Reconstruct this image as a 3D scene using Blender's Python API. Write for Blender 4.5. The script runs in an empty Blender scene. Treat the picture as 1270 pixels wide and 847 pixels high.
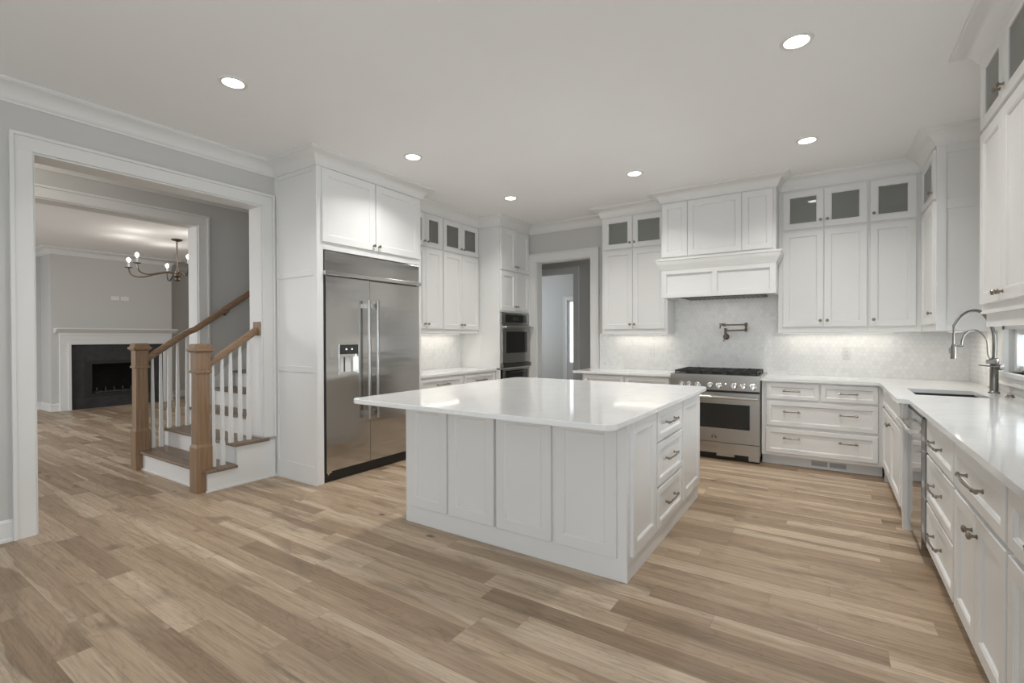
import bpy, bmesh, math, random
from mathutils import Vector, Matrix
random.seed(7)
PI = math.pi
SC = bpy.context.scene
COL = SC.collection

# ------------------------------------------------------------------ camera
cam_data = bpy.data.cameras.new('camera')
cam_data.sensor_width = 36.0
cam_data.sensor_fit = 'HORIZONTAL'
cam_data.lens = 596.7 / 1270 * 36.0
cam_data.clip_start = 0.02
cam = bpy.data.objects.new('camera', cam_data)
COL.objects.link(cam)
_y, _p, _r = (math.radians(a) for a in (-33.36, -0.47, -0.17))
_F = Vector((math.sin(_y)*math.cos(_p), math.cos(_y)*math.cos(_p), math.sin(_p)))
_R0 = Vector((math.cos(_y), -math.sin(_y), 0))
_U0 = _R0.cross(_F)
_R = math.cos(_r)*_R0 + math.sin(_r)*_U0
_U = -math.sin(_r)*_R0 + math.cos(_r)*_U0
cam.matrix_world = Matrix(((_R.x, _U.x, -_F.x, 0), (_R.y, _U.y, -_F.y, 0), (_R.z, _U.z, -_F.z, 1.35), (0, 0, 0, 1)))
SC.camera = cam

# ------------------------------------------------------------------ exposure, world, daylight and added fill
SC.view_settings.view_transform = 'Standard'
SC.view_settings.look = 'None'
SC.view_settings.gamma = 1.0
SC.view_settings.use_curve_mapping = False
SC.view_settings.exposure = 0.26
world = bpy.data.worlds.new('world')
SC.world = world
world.use_nodes = True
world.node_tree.nodes['Background'].inputs[0].default_value = (0.93, 0.96, 1.0, 1)
world.node_tree.nodes['Background'].inputs[1].default_value = 1.5

def area(name, loc, direction, sx, sy, watts, color=(1, 1, 1), spread=180):
    d = bpy.data.lights.new(name, 'AREA')
    d.shape = 'RECTANGLE'; d.size = sx; d.size_y = sy
    d.energy = watts; d.color = color; d.spread = math.radians(spread)
    o = bpy.data.objects.new(name, d)
    o.location = loc
    o.rotation_euler = Vector(direction).to_track_quat('-Z', 'Y').to_euler()
    COL.objects.link(o)
    return o
DAY = (0.88, 0.94, 1.0)
# fill lamps added at the unseen windows behind the camera
for wx, watts in ((-3.2, 1.5), (-1.4, 8), (0.2, 30)):
    area('rear_fill', (wx, -3.02, 1.55), (0, 1, 0.3), 1.3, 2.1, watts, DAY)
area('garden_door_daylight', (1.10, -0.75, 1.5), (-1, 0.75, 0.35), 2.6, 2.1, 36, DAY)
area('sink_window_daylight', (1.36, 4.1, 1.22), (-1, 0, 0.3), 2.9, 0.34, 34, DAY)
area('living_fill', (-9.4, -1.46, 1.6), (0, 1, -0.45), 3.2, 2.0, 60, DAY, 130)  # unseen lamp added to light the living room from its front opening
area('living_fill', (-7.2, 7.9, 1.6), (0, -1, -0.4), 1.4, 2.0, 26, DAY, 130)  # added fill lamp; the back wall behind it is solid
area('far_room_side_fill', (0.9, 8.7, 1.7), (-1, 0.1, 0.05), 1.2, 2.0, 40, (0.86, 0.93, 1.0))  # added lamp to brighten the far room; the side wall has no window
area('far_room_fill', (-5.7, 8.10, 1.7), (0.15, 1, 0), 1.3, 1.8, 15, (0.86, 0.93, 1.0))  # unseen lamp added inside the front wall to brighten the far wall
area('hall_fill', (0.9, 7.2, 1.6), (-1, 0.15, 0), 1.0, 2.0, 12, (0.88, 0.94, 1.0))  # unseen fill lamp added at the hall's right end, before a solid wall
d = bpy.data.lights.new('foyer_ceiling_lamp', 'POINT'); d.energy = 9; d.color = (1, 0.95, 0.87); d.shadow_soft_size = 0.12
_o = bpy.data.objects.new('foyer_ceiling_lamp', d); _o.location = (-5.40, 0.55, 2.80); COL.objects.link(_o)
SPOT_W = 8.4
area('foyer_fill', (-5.4, -3.05, 1.7), (0, 1, 0), 0.9, 2.0, 22, (0.97, 0.97, 1.0))  # unseen lamp added to brighten the foyer; the end wall has no door

# ------------------------------------------------------------------ materials
def nt(name):
    m = bpy.data.materials.new(name); m.use_nodes = True
    return m, m.node_tree, m.node_tree.nodes['Principled BSDF']
def noise_bump(t, b, scale, strength, dist=0.002, stretch=None):
    tc = t.nodes.new('ShaderNodeTexCoord'); n = t.nodes.new('ShaderNodeTexNoise')
    n.inputs['Scale'].default_value = scale; n.inputs['Detail'].default_value = 4
    src = tc.outputs['Object']
    if stretch:
        mp = t.nodes.new('ShaderNodeMapping'); mp.inputs['Scale'].default_value = stretch
        t.links.new(src, mp.inputs[0]); src = mp.outputs[0]
    t.links.new(src, n.inputs['Vector'])
    bu = t.nodes.new('ShaderNodeBump'); bu.inputs['Strength'].default_value = strength; bu.inputs['Distance'].default_value = dist
    t.links.new(n.outputs['Fac'], bu.inputs['Height']); t.links.new(bu.outputs['Normal'], b.inputs['Normal'])
    return n
def mat(name, col, rough=0.5, metal=0.0, vary=0.03, vscale=6.0, bump=0.0, bscale=60, coat=0.0, emit=None, estr=0.0, spec=None, stretch=None):
    m, t, b = nt(name)
    b.inputs['Roughness'].default_value = rough; b.inputs['Metallic'].default_value = metal
    if spec is not None: b.inputs['Specular IOR Level'].default_value = spec
    if coat: b.inputs['Coat Weight'].default_value = coat; b.inputs['Coat Roughness'].default_value = 0.05
    tc = t.nodes.new('ShaderNodeTexCoord'); n = t.nodes.new('ShaderNodeTexNoise'); n.inputs['Scale'].default_value = vscale
    n.inputs['Detail'].default_value = 3
    src = tc.outputs['Object']
    if stretch:
        mp = t.nodes.new('ShaderNodeMapping'); mp.inputs['Scale'].default_value = stretch
        t.links.new(src, mp.inputs[0]); src = mp.outputs[0]
    t.links.new(src, n.inputs['Vector'])
    r = t.nodes.new('ShaderNodeValToRGB')
    r.color_ramp.elements[0].position = 0.3; r.color_ramp.elements[1].position = 0.7
    r.color_ramp.elements[0].color = (*[max(0, c*(1-vary)) for c in col], 1)
    r.color_ramp.elements[1].color = (*[min(1, c*(1+vary)) for c in col], 1)
    t.links.new(n.outputs['Fac'], r.inputs['Fac']); t.links.new(r.outputs['Color'], b.inputs['Base Color'])
    if bump: noise_bump(t, b, bscale, bump, stretch=stretch)
    if emit:
        b.inputs['Emission Color'].default_value = (*emit, 1); b.inputs['Emission Strength'].default_value = estr
    return m

M = {}
M['wall'] = mat('wall_paint', (0.60, 0.59, 0.565), 0.75, vary=0.01, vscale=2, bump=0.05, bscale=180)
M['ceiling'] = mat('ceiling_paint', (0.90, 0.90, 0.895), 0.85, vary=0.008, vscale=1.5, bump=0.04, bscale=160)
M['trim'] = mat('trim_paint', (0.78, 0.775, 0.755), 0.42, vary=0.008, vscale=3)
M['cab'] = mat('cabinet_paint', (0.80, 0.795, 0.78), 0.36, vary=0.008, vscale=3)
M['cab_in'] = mat('cabinet_interior', (0.50, 0.49, 0.46), 0.6, vary=0.02, vscale=4)
M['steel_dark'] = mat('dark_steel', (0.20, 0.195, 0.19), 0.35, 1.0, vary=0.05, vscale=10)
M['black'] = mat('black_plastic', (0.015, 0.015, 0.016), 0.35, vary=0.1)
M['black_glass'] = mat('black_oven_glass', (0.012, 0.013, 0.013), 0.06, vary=0.05, coat=0.5)
M['iron'] = mat('cast_iron', (0.022, 0.022, 0.022), 0.55, vary=0.2, vscale=30, bump=0.2, bscale=150)
M['pewter'] = mat('aged_pewter', (0.29, 0.255, 0.21), 0.30, 1.0, vary=0.15, vscale=40)
M['nickel'] = mat('brushed_nickel', (0.24, 0.225, 0.205), 0.36, 1.0, vary=0.05, vscale=20)
M['bronze'] = mat('chandelier_metal', (0.20, 0.165, 0.13), 0.35, 1.0, vary=0.1, vscale=30)
M['plastic'] = mat('white_plastic', (0.80, 0.80, 0.785), 0.35, vary=0.01)
M['slate'] = mat('slate_surround', (0.035, 0.036, 0.038), 0.45, vary=0.25, vscale=9, bump=0.1, bscale=40)
M['firebrick'] = mat('firebox_black', (0.012, 0.012, 0.012), 0.8, vary=0.3, vscale=20)
M['sink'] = mat('sink_dark_granite', (0.035, 0.035, 0.037), 0.4, vary=0.2, vscale=90)
M['bulb'] = mat('lit_bulb', (1, 0.95, 0.85), 0.3, emit=(1, 0.92, 0.8), estr=14)
M['lens'] = mat('lit_downlight_lens', (1, 1, 1), 0.3, emit=(1, 0.98, 0.94), estr=9)
M['strip'] = mat('lit_strip_lens', (1, 1, 1), 0.3, emit=(1, 0.95, 0.86), estr=1.3)
M['dot'] = mat('white_display_dot', (0.8, 0.8, 0.8), 0.3, emit=(0.9, 0.95, 1), estr=1.2)

# brushed stainless steel
def steel(name, col, rough, stretch, wave=0.0):
    m, t, b = nt(name)
    b.inputs['Metallic'].default_value = 1.0
    tc = t.nodes.new('ShaderNodeTexCoord'); mp = t.nodes.new('ShaderNodeMapping'); mp.inputs['Scale'].default_value = stretch
    n = t.nodes.new('ShaderNodeTexNoise'); n.inputs['Scale'].default_value = 1.0; n.inputs['Detail'].default_value = 5
    t.links.new(tc.outputs['Object'], mp.inputs[0]); t.links.new(mp.outputs[0], n.inputs['Vector'])
    r = t.nodes.new('ShaderNodeMapRange'); r.inputs[3].default_value = rough*0.8; r.inputs[4].default_value = rough*1.2
    t.links.new(n.outputs['Fac'], r.inputs[0]); t.links.new(r.outputs[0], b.inputs['Roughness'])
    c = t.nodes.new('ShaderNodeMix'); c.data_type = 'RGBA'
    c.inputs[6].default_value = (*[v*0.94 for v in col], 1); c.inputs[7].default_value = (*[v*1.05 for v in col], 1)
    t.links.new(n.outputs['Fac'], c.inputs[0]); t.links.new(c.outputs[2], b.inputs['Base Color'])
    b.inputs['Anisotropic'].default_value = 0.4
    if wave:
        m2 = t.nodes.new('ShaderNodeMapping'); m2.inputs['Scale'].default_value = (0.5, 0.5, 3.2); n2 = t.nodes.new('ShaderNodeTexNoise'); n2.inputs['Scale'].default_value = 1.6; n2.inputs['Detail'].default_value = 2
        t.links.new(tc.outputs['Object'], m2.inputs[0]); t.links.new(m2.outputs[0], n2.inputs['Vector'])
        bu = t.nodes.new('ShaderNodeBump'); bu.inputs['Strength'].default_value = wave; bu.inputs['Distance'].default_value = 0.02
        t.links.new(n2.outputs['Fac'], bu.inputs['Height']); t.links.new(bu.outputs['Normal'], b.inputs['Normal'])
    return m
M['steel'] = steel('stainless_steel', (0.54, 0.53, 0.515), 0.17, (3, 3, 260), wave=0.35)
M['steel_bright'] = steel('polished_steel', (0.66, 0.65, 0.63), 0.16, (3, 3, 200))

M['steel_soft'] = steel('satin_steel', (0.44, 0.425, 0.40), 0.30, (3, 3, 200))
M['steel_mirror'] = steel('mirror_steel', (0.40, 0.40, 0.40), 0.09, (3, 3, 200))
# glass
def glass(name, tint=(0.9, 0.92, 0.92), opacity=0.12, frost=0.0):
    m = bpy.data.materials.new(name); m.use_nodes = True; t = m.node_tree
    t.nodes.remove(t.nodes['Principled BSDF']); out = t.nodes['Material Output']
    tr = t.nodes.new('ShaderNodeBsdfTransparent'); tr.inputs[0].default_value = (*tint, 1)
    gl = t.nodes.new('ShaderNodeBsdfGlossy'); gl.inputs['Roughness'].default_value = 0.02
    fr = t.nodes.new('ShaderNodeFresnel'); fr.inputs[0].default_value = 1.5
    mr = t.nodes.new('ShaderNodeMath'); mr.operation = 'ADD'; mr.inputs[1].default_value = opacity*0.3
    mx = t.nodes.new('ShaderNodeMixShader')
    t.links.new(fr.outputs[0], mr.inputs[0]); t.links.new(mr.outputs[0], mx.inputs[0])
    t.links.new(tr.outputs[0], mx.inputs[1]); t.links.new(gl.outputs[0], mx.inputs[2])
    df = t.nodes.new('ShaderNodeBsdfDiffuse'); df.inputs[0].default_value = (0.42, 0.42, 0.39, 1)
    m2 = t.nodes.new('ShaderNodeMixShader'); m2.inputs[0].default_value = frost
    t.links.new(mx.outputs[0], m2.inputs[1]); t.links.new(df.outputs[0], m2.inputs[2]); t.links.new(m2.outputs[0], out.inputs[0])
    return m
M['glass'] = glass('clear_glass', (0.93, 0.94, 0.92), frost=0.32)
M['window_glass'] = glass('window_glass', (0.92, 0.95, 0.96))

# quartz worktop
def quartz():
    m, t, b = nt('white_quartz')
    b.inputs['Roughness'].default_value = 0.07
    tc = t.nodes.new('ShaderNodeTexCoord')
    n = t.nodes.new('ShaderNodeTexNoise'); n.inputs['Scale'].default_value = 1.3; n.inputs['Detail'].default_value = 8; n.inputs['Distortion'].default_value = 1.6
    t.links.new(tc.outputs['Object'], n.inputs['Vector'])
    r = t.nodes.new('ShaderNodeValToRGB'); e = r.color_ramp.elements
    e[0].position = 0.46; e[0].color = (0.88, 0.88, 0.87, 1); e[1].position = 0.54; e[1].color = (0.88, 0.88, 0.87, 1)
    v = e.new(0.5); v.color = (0.84, 0.84, 0.83, 1)
    t.links.new(n.outputs['Fac'], r.inputs['Fac']); t.links.new(r.outputs['Color'], b.inputs['Base Color'])
    return m
M['quartz'] = quartz()

# small node toolbox
class NG:
    def __init__(s, t): s.t = t
    def m(s, op, a, b=None, c=None):
        n = s.t.nodes.new('ShaderNodeMath'); n.operation = op
        for i, v in enumerate((a, b, c)):
            if v is None: continue
            if isinstance(v, (int, float)): n.inputs[i].default_value = v
            else: s.t.links.new(v, n.inputs[i])
        return n.outputs[0]
    def xyz(s, a, b, c):
        n = s.t.nodes.new('ShaderNodeCombineXYZ')
        for i, v in enumerate((a, b, c)):
            if isinstance(v, (int, float)): n.inputs[i].default_value = v
            else: s.t.links.new(v, n.inputs[i])
        return n.outputs[0]
    def white(s, v):
        n = s.t.nodes.new('ShaderNodeTexWhiteNoise'); n.noise_dimensions = '3D'; s.t.links.new(v, n.inputs['Vector']); return n.outputs['Value']
    def noise(s, v, scale, detail=4, dist=0.0, rough=0.5):
        n = s.t.nodes.new('ShaderNodeTexNoise'); n.inputs['Scale'].default_value = scale; n.inputs['Detail'].default_value = detail
        n.inputs['Distortion'].default_value = dist; n.inputs['Roughness'].default_value = rough
        s.t.links.new(v, n.inputs['Vector']); return n.outputs['Fac']
    def ramp(s, f, stops, interp='LINEAR'):
        r = s.t.nodes.new('ShaderNodeValToRGB'); r.color_ramp.interpolation = interp
        e = r.color_ramp.elements
        while len(e) < len(stops): e.new(0.5)
        for q, (p, c) in zip(e, stops):
            q.position = p; q.color = (*c, 1) if len(c) == 3 else c
        s.t.links.new(f, r.inputs['Fac']); return r.outputs['Color']
    def mix(s, f, a, b, mode='MIX'):
        n = s.t.nodes.new('ShaderNodeMix'); n.data_type = 'RGBA'; n.blend_type = mode
        for i, v in ((0, f), (6, a), (7, b)):
            if isinstance(v, (int, float)): n.inputs[i].default_value = v
            elif isinstance(v, tuple): n.inputs[i].default_value = (*v, 1)
            else: s.t.links.new(v, n.inputs[i])
        return n.outputs[2]
    def sep(s, v):
        n = s.t.nodes.new('ShaderNodeSeparateXYZ'); s.t.links.new(v, n.inputs[0]); return n.outputs

def oak_floor():
    m, t, b = nt('oak_plank_floor'); g = NG(t)
    tc = t.nodes.new('ShaderNodeTexCoord'); X, Y, Z = g.sep(tc.outputs['Object'])
    W = 0.124
    yr = g.m('DIVIDE', Y, W); row = g.m('FLOOR', yr)
    r1 = g.white(g.xyz(row, 3.7, 0.0)); r2 = g.white(g.xyz(row, 9.1, 2.0))
    L = g.m('MULTIPLY_ADD', r2, 1.1, 0.75)
    xo = g.m('DIVIDE', g.m('MULTIPLY_ADD', r1, 7.0, X), L); idx = g.m('FLOOR', xo)
    pid = g.xyz(row, idx, 1.0)
    a = g.white(pid); a2 = g.white(g.xyz(row, idx, 5.0)); a3 = g.white(g.xyz(row, idx, 8.0))
    # plank base tone
    base = g.ramp(a, [(0.0, (0.282, 0.196, 0.124)), (0.25, (0.360, 0.260, 0.172)), (0.55, (0.422, 0.312, 0.212)), (0.85, (0.475, 0.360, 0.250)), (1.0, (0.55, 0.428, 0.308))])
    # grain, stretched along the plank, shifted per plank
    gx = g.m('MULTIPLY_ADD', a2, 31.0, X); gy = g.m('MULTIPLY_ADD', a3, 17.0, Y)
    fine = g.noise(g.xyz(g.m('MULTIPLY', gx, 3.0), g.m('MULTIPLY', gy, 90.0), 0.0), 1.0, 5, 0.3, 0.6)
    wv = g.noise(g.xyz(g.m('MULTIPLY', gx, 1.1), g.m('MULTIPLY', gy, 9.0), 2.0), 1.0, 3, 0.8)
    rings = g.m('PINGPONG', g.m('MULTIPLY', wv, 13.0), 0.5)
    # pale sapwood running along one side of some planks, its border wandering with the grain
    fy = g.m('FRACT', yr)
    edge = g.m('MULTIPLY_ADD', g.noise(g.xyz(g.m('MULTIPLY', gx, 1.3), g.m('MULTIPLY', gy, 2.0), 4.0), 1.0, 3, 0.4), 1.7, -0.85)
    sidev = g.m('GREATER_THAN', a2, 0.5)
    fs = g.m('ADD', g.m('MULTIPLY', sidev, fy), g.m('MULTIPLY', g.m('SUBTRACT', 1.0, sidev), g.m('SUBTRACT', 1.0, fy)))
    sapv = g.m('ADD', g.m('ADD', fs, edge), g.m('MULTIPLY', g.m('SUBTRACT', a3, 0.76), 2.4))
    sap = g.ramp(sapv, [(0.74, (0, 0, 0)), (0.80, (0.75, 0.75, 0.75)), (0.95, (1, 1, 1))])
    c = g.mix(g.m('MULTIPLY', sap, 0.62), base, (0.64, 0.52, 0.39))
    c = g.mix(0.85, c, g.ramp(fine, [(0.28, (0.62, 0.60, 0.57)), (0.5, (0.98, 0.98, 0.98)), (0.68, (1.14, 1.13, 1.12))]), 'MULTIPLY')
    streak = g.noise(g.xyz(g.m('MULTIPLY', gx, 0.8), g.m('MULTIPLY', gy, 22.0), 6.0), 1.0, 4, 0.5)
    c = g.mix(0.5, c, g.ramp(streak, [(0.32, (0.76, 0.74, 0.71)), (0.5, (1.0, 1.0, 1.0)), (0.68, (1.24, 1.25, 1.26))]), 'MULTIPLY')
    c = g.mix(0.42, c, g.ramp(g.m('MULTIPLY', rings, 2.0), [(0.0, (0.60, 0.56, 0.52)), (0.22, (1.0, 1.0, 1.0)), (1.0, (1.05, 1.05, 1.05))]), 'MULTIPLY')
    # dark mineral patches and knots
    patch = g.noise(g.xyz(g.m('MULTIPLY', gx, 2.2), g.m('MULTIPLY', gy, 6.0), 9.0), 1.0, 4, 0.6)
    c = g.mix(g.ramp(patch, [(0.57, (0, 0, 0)), (0.72, (0.55, 0.55, 0.55))]), c, (0.13, 0.088, 0.056))
    knot = t.nodes.new('ShaderNodeTexVoronoi'); knot.inputs['Scale'].default_value = 1.0; knot.inputs['Randomness'].default_value = 1.0
    t.links.new(g.xyz(g.m('MULTIPLY', X, 1.5), g.m('MULTIPLY', Y, 3.1), 0.0), knot.inputs['Vector'])
    c = g.mix(g.ramp(knot.outputs['Distance'], [(0.025, (0.85, 0.85, 0.85)), (0.075, (0, 0, 0))]), c, (0.07, 0.045, 0.03))
    # seams
    dy = g.m('MULTIPLY', g.m('MINIMUM', fy, g.m('SUBTRACT', 1.0, fy)), W)
    fx = g.m('FRACT', xo); dx = g.m('MULTIPLY', g.m('MINIMUM', fx, g.m('SUBTRACT', 1.0, fx)), L)
    seam = g.m('LESS_THAN', g.m('MINIMUM', dx, dy), 0.0011)
    c = g.mix(g.m('MULTIPLY', seam, 0.4), c, (0.09, 0.065, 0.045))
    t.links.new(c, b.inputs['Base Color'])
    mr = t.nodes.new('ShaderNodeMapRange'); mr.inputs[3].default_value = 0.34; mr.inputs[4].default_value = 0.5
    t.links.new(fine, mr.inputs[0]); t.links.new(mr.outputs[0], b.inputs['Roughness'])
    bu = t.nodes.new('ShaderNodeBump'); bu.inputs['Strength'].default_value = 0.12; bu.inputs['Distance'].default_value = 0.002
    t.links.new(g.m('SUBTRACT', fine, g.m('MULTIPLY', seam, 2.0)), bu.inputs['Height']); t.links.new(bu.outputs['Normal'], b.inputs['Normal'])
    return m
M['floor'] = oak_floor()

def oak(name, axis, tones=((0.185, 0.110, 0.060), (0.27, 0.170, 0.098), (0.335, 0.222, 0.135))):      # stair oak, grain along one axis of the object
    m, t, b = nt(name); g = NG(t)
    tc = t.nodes.new('ShaderNodeTexCoord'); mp = t.nodes.new('ShaderNodeMapping')
    s = [70.0, 70.0, 70.0]; s[axis] = 2.5; mp.inputs['Scale'].default_value = s
    t.links.new(tc.outputs['Object'], mp.inputs[0])
    f = g.noise(mp.outputs[0], 1.0, 5, 0.4, 0.6)
    t.links.new(g.ramp(f, [(0.25, tones[0]), (0.5, tones[1]), (0.75, tones[2])]), b.inputs['Base Color'])
    b.inputs['Roughness'].default_value = 0.4
    return m
M['oak_z'] = oak('stair_oak_upright', 2); M['oak_y'] = oak('stair_oak_along', 1); M['oak_x'] = oak('stair_oak_across', 0); M['tread'] = oak('stair_tread_oak', 0, ((0.155, 0.103, 0.068), (0.215, 0.150, 0.102), (0.27, 0.196, 0.138)))

def hex_tile(horizontal):     # white marble hexagon mosaic on a vertical wall; horizontal = index of the in-wall axis
    m, t, b = nt('marble_hexagon_tile'); g = NG(t)
    tc = t.nodes.new('ShaderNodeTexCoord'); P = g.sep(tc.outputs['Object'])
    S = 0.046
    u = g.m('DIVIDE', P[horizontal], S); v = g.m('DIVIDE', P[2], S*1.12)
    RX, RY = 1.0, 1.7320508
    def cell(ox, oy):
        cx = g.m('FLOOR', g.m('DIVIDE', g.m('ADD', u, ox), RX)); cy = g.m('FLOOR', g.m('DIVIDE', g.m('ADD', v, oy), RY))
        gx = g.m('SUBTRACT', g.m('SUBTRACT', g.m('ADD', u, ox), g.m('MULTIPLY', cx, RX)), RX/2)
        gy = g.m('SUBTRACT', g.m('SUBTRACT', g.m('ADD', v, oy), g.m('MULTIPLY', cy, RY)), RY/2)
        d = g.m('ADD', g.m('MULTIPLY', gx, gx), g.m('MULTIPLY', gy, gy))
        return cx, cy, gx, gy, d
    A = cell(0, 0); B = cell(RX/2, RY/2)
    sel = g.m('LESS_THAN', A[4], B[4])
    pick = lambda i, off=0.0: g.m('ADD', g.m('MULTIPLY', sel, A[i]), g.m('MULTIPLY', g.m('SUBTRACT', 1.0, sel), g.m('ADD', B[i], off)))
    gx = g.m('ABSOLUTE', pick(2)); gy = g.m('ABSOLUTE', pick(3))
    h = g.m('MAXIMUM', gx, g.m('ADD', g.m('MULTIPLY', gx, 0.5), g.m('MULTIPLY', gy, 0.8660254)))
    edge = g.m('SUBTRACT', 0.5, h)
    rnd = g.white(g.xyz(pick(0, 0.5), pick(1, 0.5), 0.0))
    tone = g.ramp(rnd, [(0.0, (0.80, 0.80, 0.79)), (0.3, (0.845, 0.845, 0.835)), (1.0, (0.88, 0.875, 0.865))])
    vein = g.noise(tc.outputs['Object'], 9.0, 6, 1.5)
    tone = g.mix(0.25, tone, g.ramp(vein, [(0.42, (1, 1, 1)), (0.5, (0.92, 0.92, 0.93)), (0.58, (1, 1, 1))]), 'MULTIPLY')
    gr = g.m('LESS_THAN', edge, 0.035)
    c = g.mix(gr, tone, (0.75, 0.745, 0.73))
    t.links.new(c, b.inputs['Base Color'])
    t.links.new(g.m('MULTIPLY_ADD', gr, 0.45, 0.22), b.inputs['Roughness'])
    bu = t.nodes.new('ShaderNodeBump'); bu.inputs['Strength'].default_value = 0.5; bu.inputs['Distance'].default_value = 0.001
    t.links.new(g.m('SUBTRACT', 1.0, gr), bu.inputs['Height']); t.links.new(bu.outputs['Normal'], b.inputs['Normal'])
    return m
M['tile_x'] = hex_tile(0); M['tile_y'] = hex_tile(1)

# ------------------------------------------------------------------ mesh helpers
def rect(x0, x1, z0, z1, y): return [(x0, y, z0), (x1, y, z0), (x1, y, z1), (x0, y, z1)]
class MB:
    def __init__(s): s.v = []; s.f = []
    def add(s, vs, fs):
        n = len(s.v); s.v += [tuple(p) for p in vs]; s.f += [tuple(i+n for i in q) for q in fs]; return s
    def box(s, x0, x1, y0, y1, z0, z1):
        return s.add([(x0,y0,z0),(x1,y0,z0),(x1,y1,z0),(x0,y1,z0),(x0,y0,z1),(x1,y0,z1),(x1,y1,z1),(x0,y1,z1)],
                     [(0,3,2,1),(4,5,6,7),(0,1,5,4),(1,2,6,5),(2,3,7,6),(3,0,4,7)])
    def rings(s, rs, cap0=True, cap1=True):
        n = len(rs[0]); vs = [p for r in rs for p in r]; fs = []
        for k in range(len(rs)-1):
            for i in range(n):
                j = (i+1) % n; fs.append((k*n+i, k*n+j, (k+1)*n+j, (k+1)*n+i))
        if cap0: fs.append(tuple(reversed(range(n))))
        if cap1: fs.append(tuple((len(rs)-1)*n+i for i in range(n)))
        return s.add(vs, fs)
    def door(s, x0, x1, z0, z1, y=0.0, t=0.02, fr=0.058, rec=0.013, glazed=False):
        def R(i, yy): return rect(x0+i, x1-i, z0+i, z1-i, yy)
        rs = [R(0, y), R(0, y-t+0.003), R(0.003, y-t), R(fr, y-t), R(fr+0.003, y-t+0.003), R(fr+0.006, y-t+0.004), R(fr+0.010, y-t+rec)]
        if glazed:
            rs += [R(fr+0.010, y), R(0, y)]
            return s.rings(rs, False, False)
        return s.rings(rs, True, True)
    def lathe(s, prof, o=(0,0,0), axis=(0,0,1), seg=20):
        a = Vector(axis).normalized(); u = a.orthogonal().normalized(); w = a.cross(u); o = Vector(o); rs = []
        for r, h in prof:
            rs.append([o + a*h + (u*math.cos(2*PI*i/seg) + w*math.sin(2*PI*i/seg))*max(r, 1e-4) for i in range(seg)])
        return s.rings(rs)
    def tube(s, pts, r, seg=10):
        P = [Vector(p) for p in pts]; rs = []; u = None
        for i, p in enumerate(P):
            d = ((P[min(i+1, len(P)-1)] - P[i]).normalized() + (P[i] - P[max(i-1, 0)]).normalized())
            d = d.normalized() if d.length > 1e-6 else Vector((0, 0, 1))
            u = d.orthogonal().normalized() if u is None else (u - d*u.dot(d)).normalized()
            w = d.cross(u); rr = r[i] if isinstance(r, (list, tuple)) else r
            rs.append([p + (u*math.cos(2*PI*k/seg) + w*math.sin(2*PI*k/seg))*rr for k in range(seg)])
        return s.rings(rs)
    def prism(s, poly, ax, a0, a1):      # 2D polygon in the plane normal to axis ax, between a0 and a1
        def P(p, a): return (a, p[0], p[1]) if ax == 0 else (p[0], a, p[1]) if ax == 1 else (p[0], p[1], a)
        return s.rings([[P(p, a0) for p in poly], [P(p, a1) for p in poly]])
    def taper(s, cx, cy, secs):           # square sections: (half, z)
        return s.rings([[(cx-h, cy-h, z), (cx+h, cy-h, z), (cx+h, cy+h, z), (cx-h, cy+h, z)] for h, z in secs])
    def build(s, name, m, parent=None, bevel=0.0, smooth=False, kind=None, recalc=True):
        me = bpy.data.meshes.new(name); me.from_pydata(s.v, [], s.f); me.update()
        if recalc:
            bm = bmesh.new(); bm.from_mesh(me); bmesh.ops.recalc_face_normals(bm, faces=bm.faces); bm.to_mesh(me); bm.free()
        o = bpy.data.objects.new(name, me); COL.objects.link(o)
        me.materials.append(m)
        if smooth:
            for p in me.polygons: p.use_smooth = True
            me.set_sharp_from_angle(angle=math.radians(38))
        if bevel:
            md = o.modifiers.new('edges', 'BEVEL'); md.width = bevel; md.segments = 2; md.limit_method = 'ANGLE'; md.angle_limit = math.radians(40)
        if parent: o.parent = parent
        if kind: o['kind'] = kind
        return o
def thing(name, label, cat, loc=(0, 0, 0), rot=0.0, group=None):
    o = bpy.data.objects.new(name, None); COL.objects.link(o); o.empty_display_size = 0.1
    o.location = loc; o.rotation_euler = (0, 0, rot); o['label'] = label; o['category'] = cat
    if group: o['group'] = group
    return o
def tag(o, label, cat, group=None):
    o['label'] = label; o['category'] = cat
    if group: o['group'] = group
    return o
def struct(name, mb, m, bevel=0.0, smooth=False):
    return mb.build(name, m, None, bevel, smooth, 'structure')
FRONT, EAST, WEST = 0.0, PI/2, -PI/2      # facing -Y, +X, -X

# ------------------------------------------------------------------ room shell
CZ = 3.05
struct('floor', MB().box(-13, 1.45, -3.3, 11.2, -0.12, 0.0), M['floor'])
struct('ceiling', MB().box(-13, 1.45, -3.3, 11.2, CZ, CZ+0.12), M['ceiling'])
XW, XB = -4.57, -4.78                 # kitchen / foyer wall faces
w = MB(); w.box(XB, XW, -3.2, 0.957, 0, CZ); w.box(XB, XW, 0.957, 2.56, 2.63, CZ); w.box(XB, XW, 2.56, 6.36, 0, CZ)
struct('wall_left', w, M['wall'])
YB = 6.36
w = MB(); w.box(XB, -3.735, YB, YB+0.14, 0, CZ); w.box(-3.735, -2.835, YB, YB+0.14, 2.50, CZ); w.box(-2.835, 1.15, YB, YB+0.14, 0, CZ)
struct('wall_back', w, M['wall'])
XR = 1.15
WY0, WY1, WZ0, WZ1 = 2.60, 5.16, 1.075, 1.40
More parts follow.
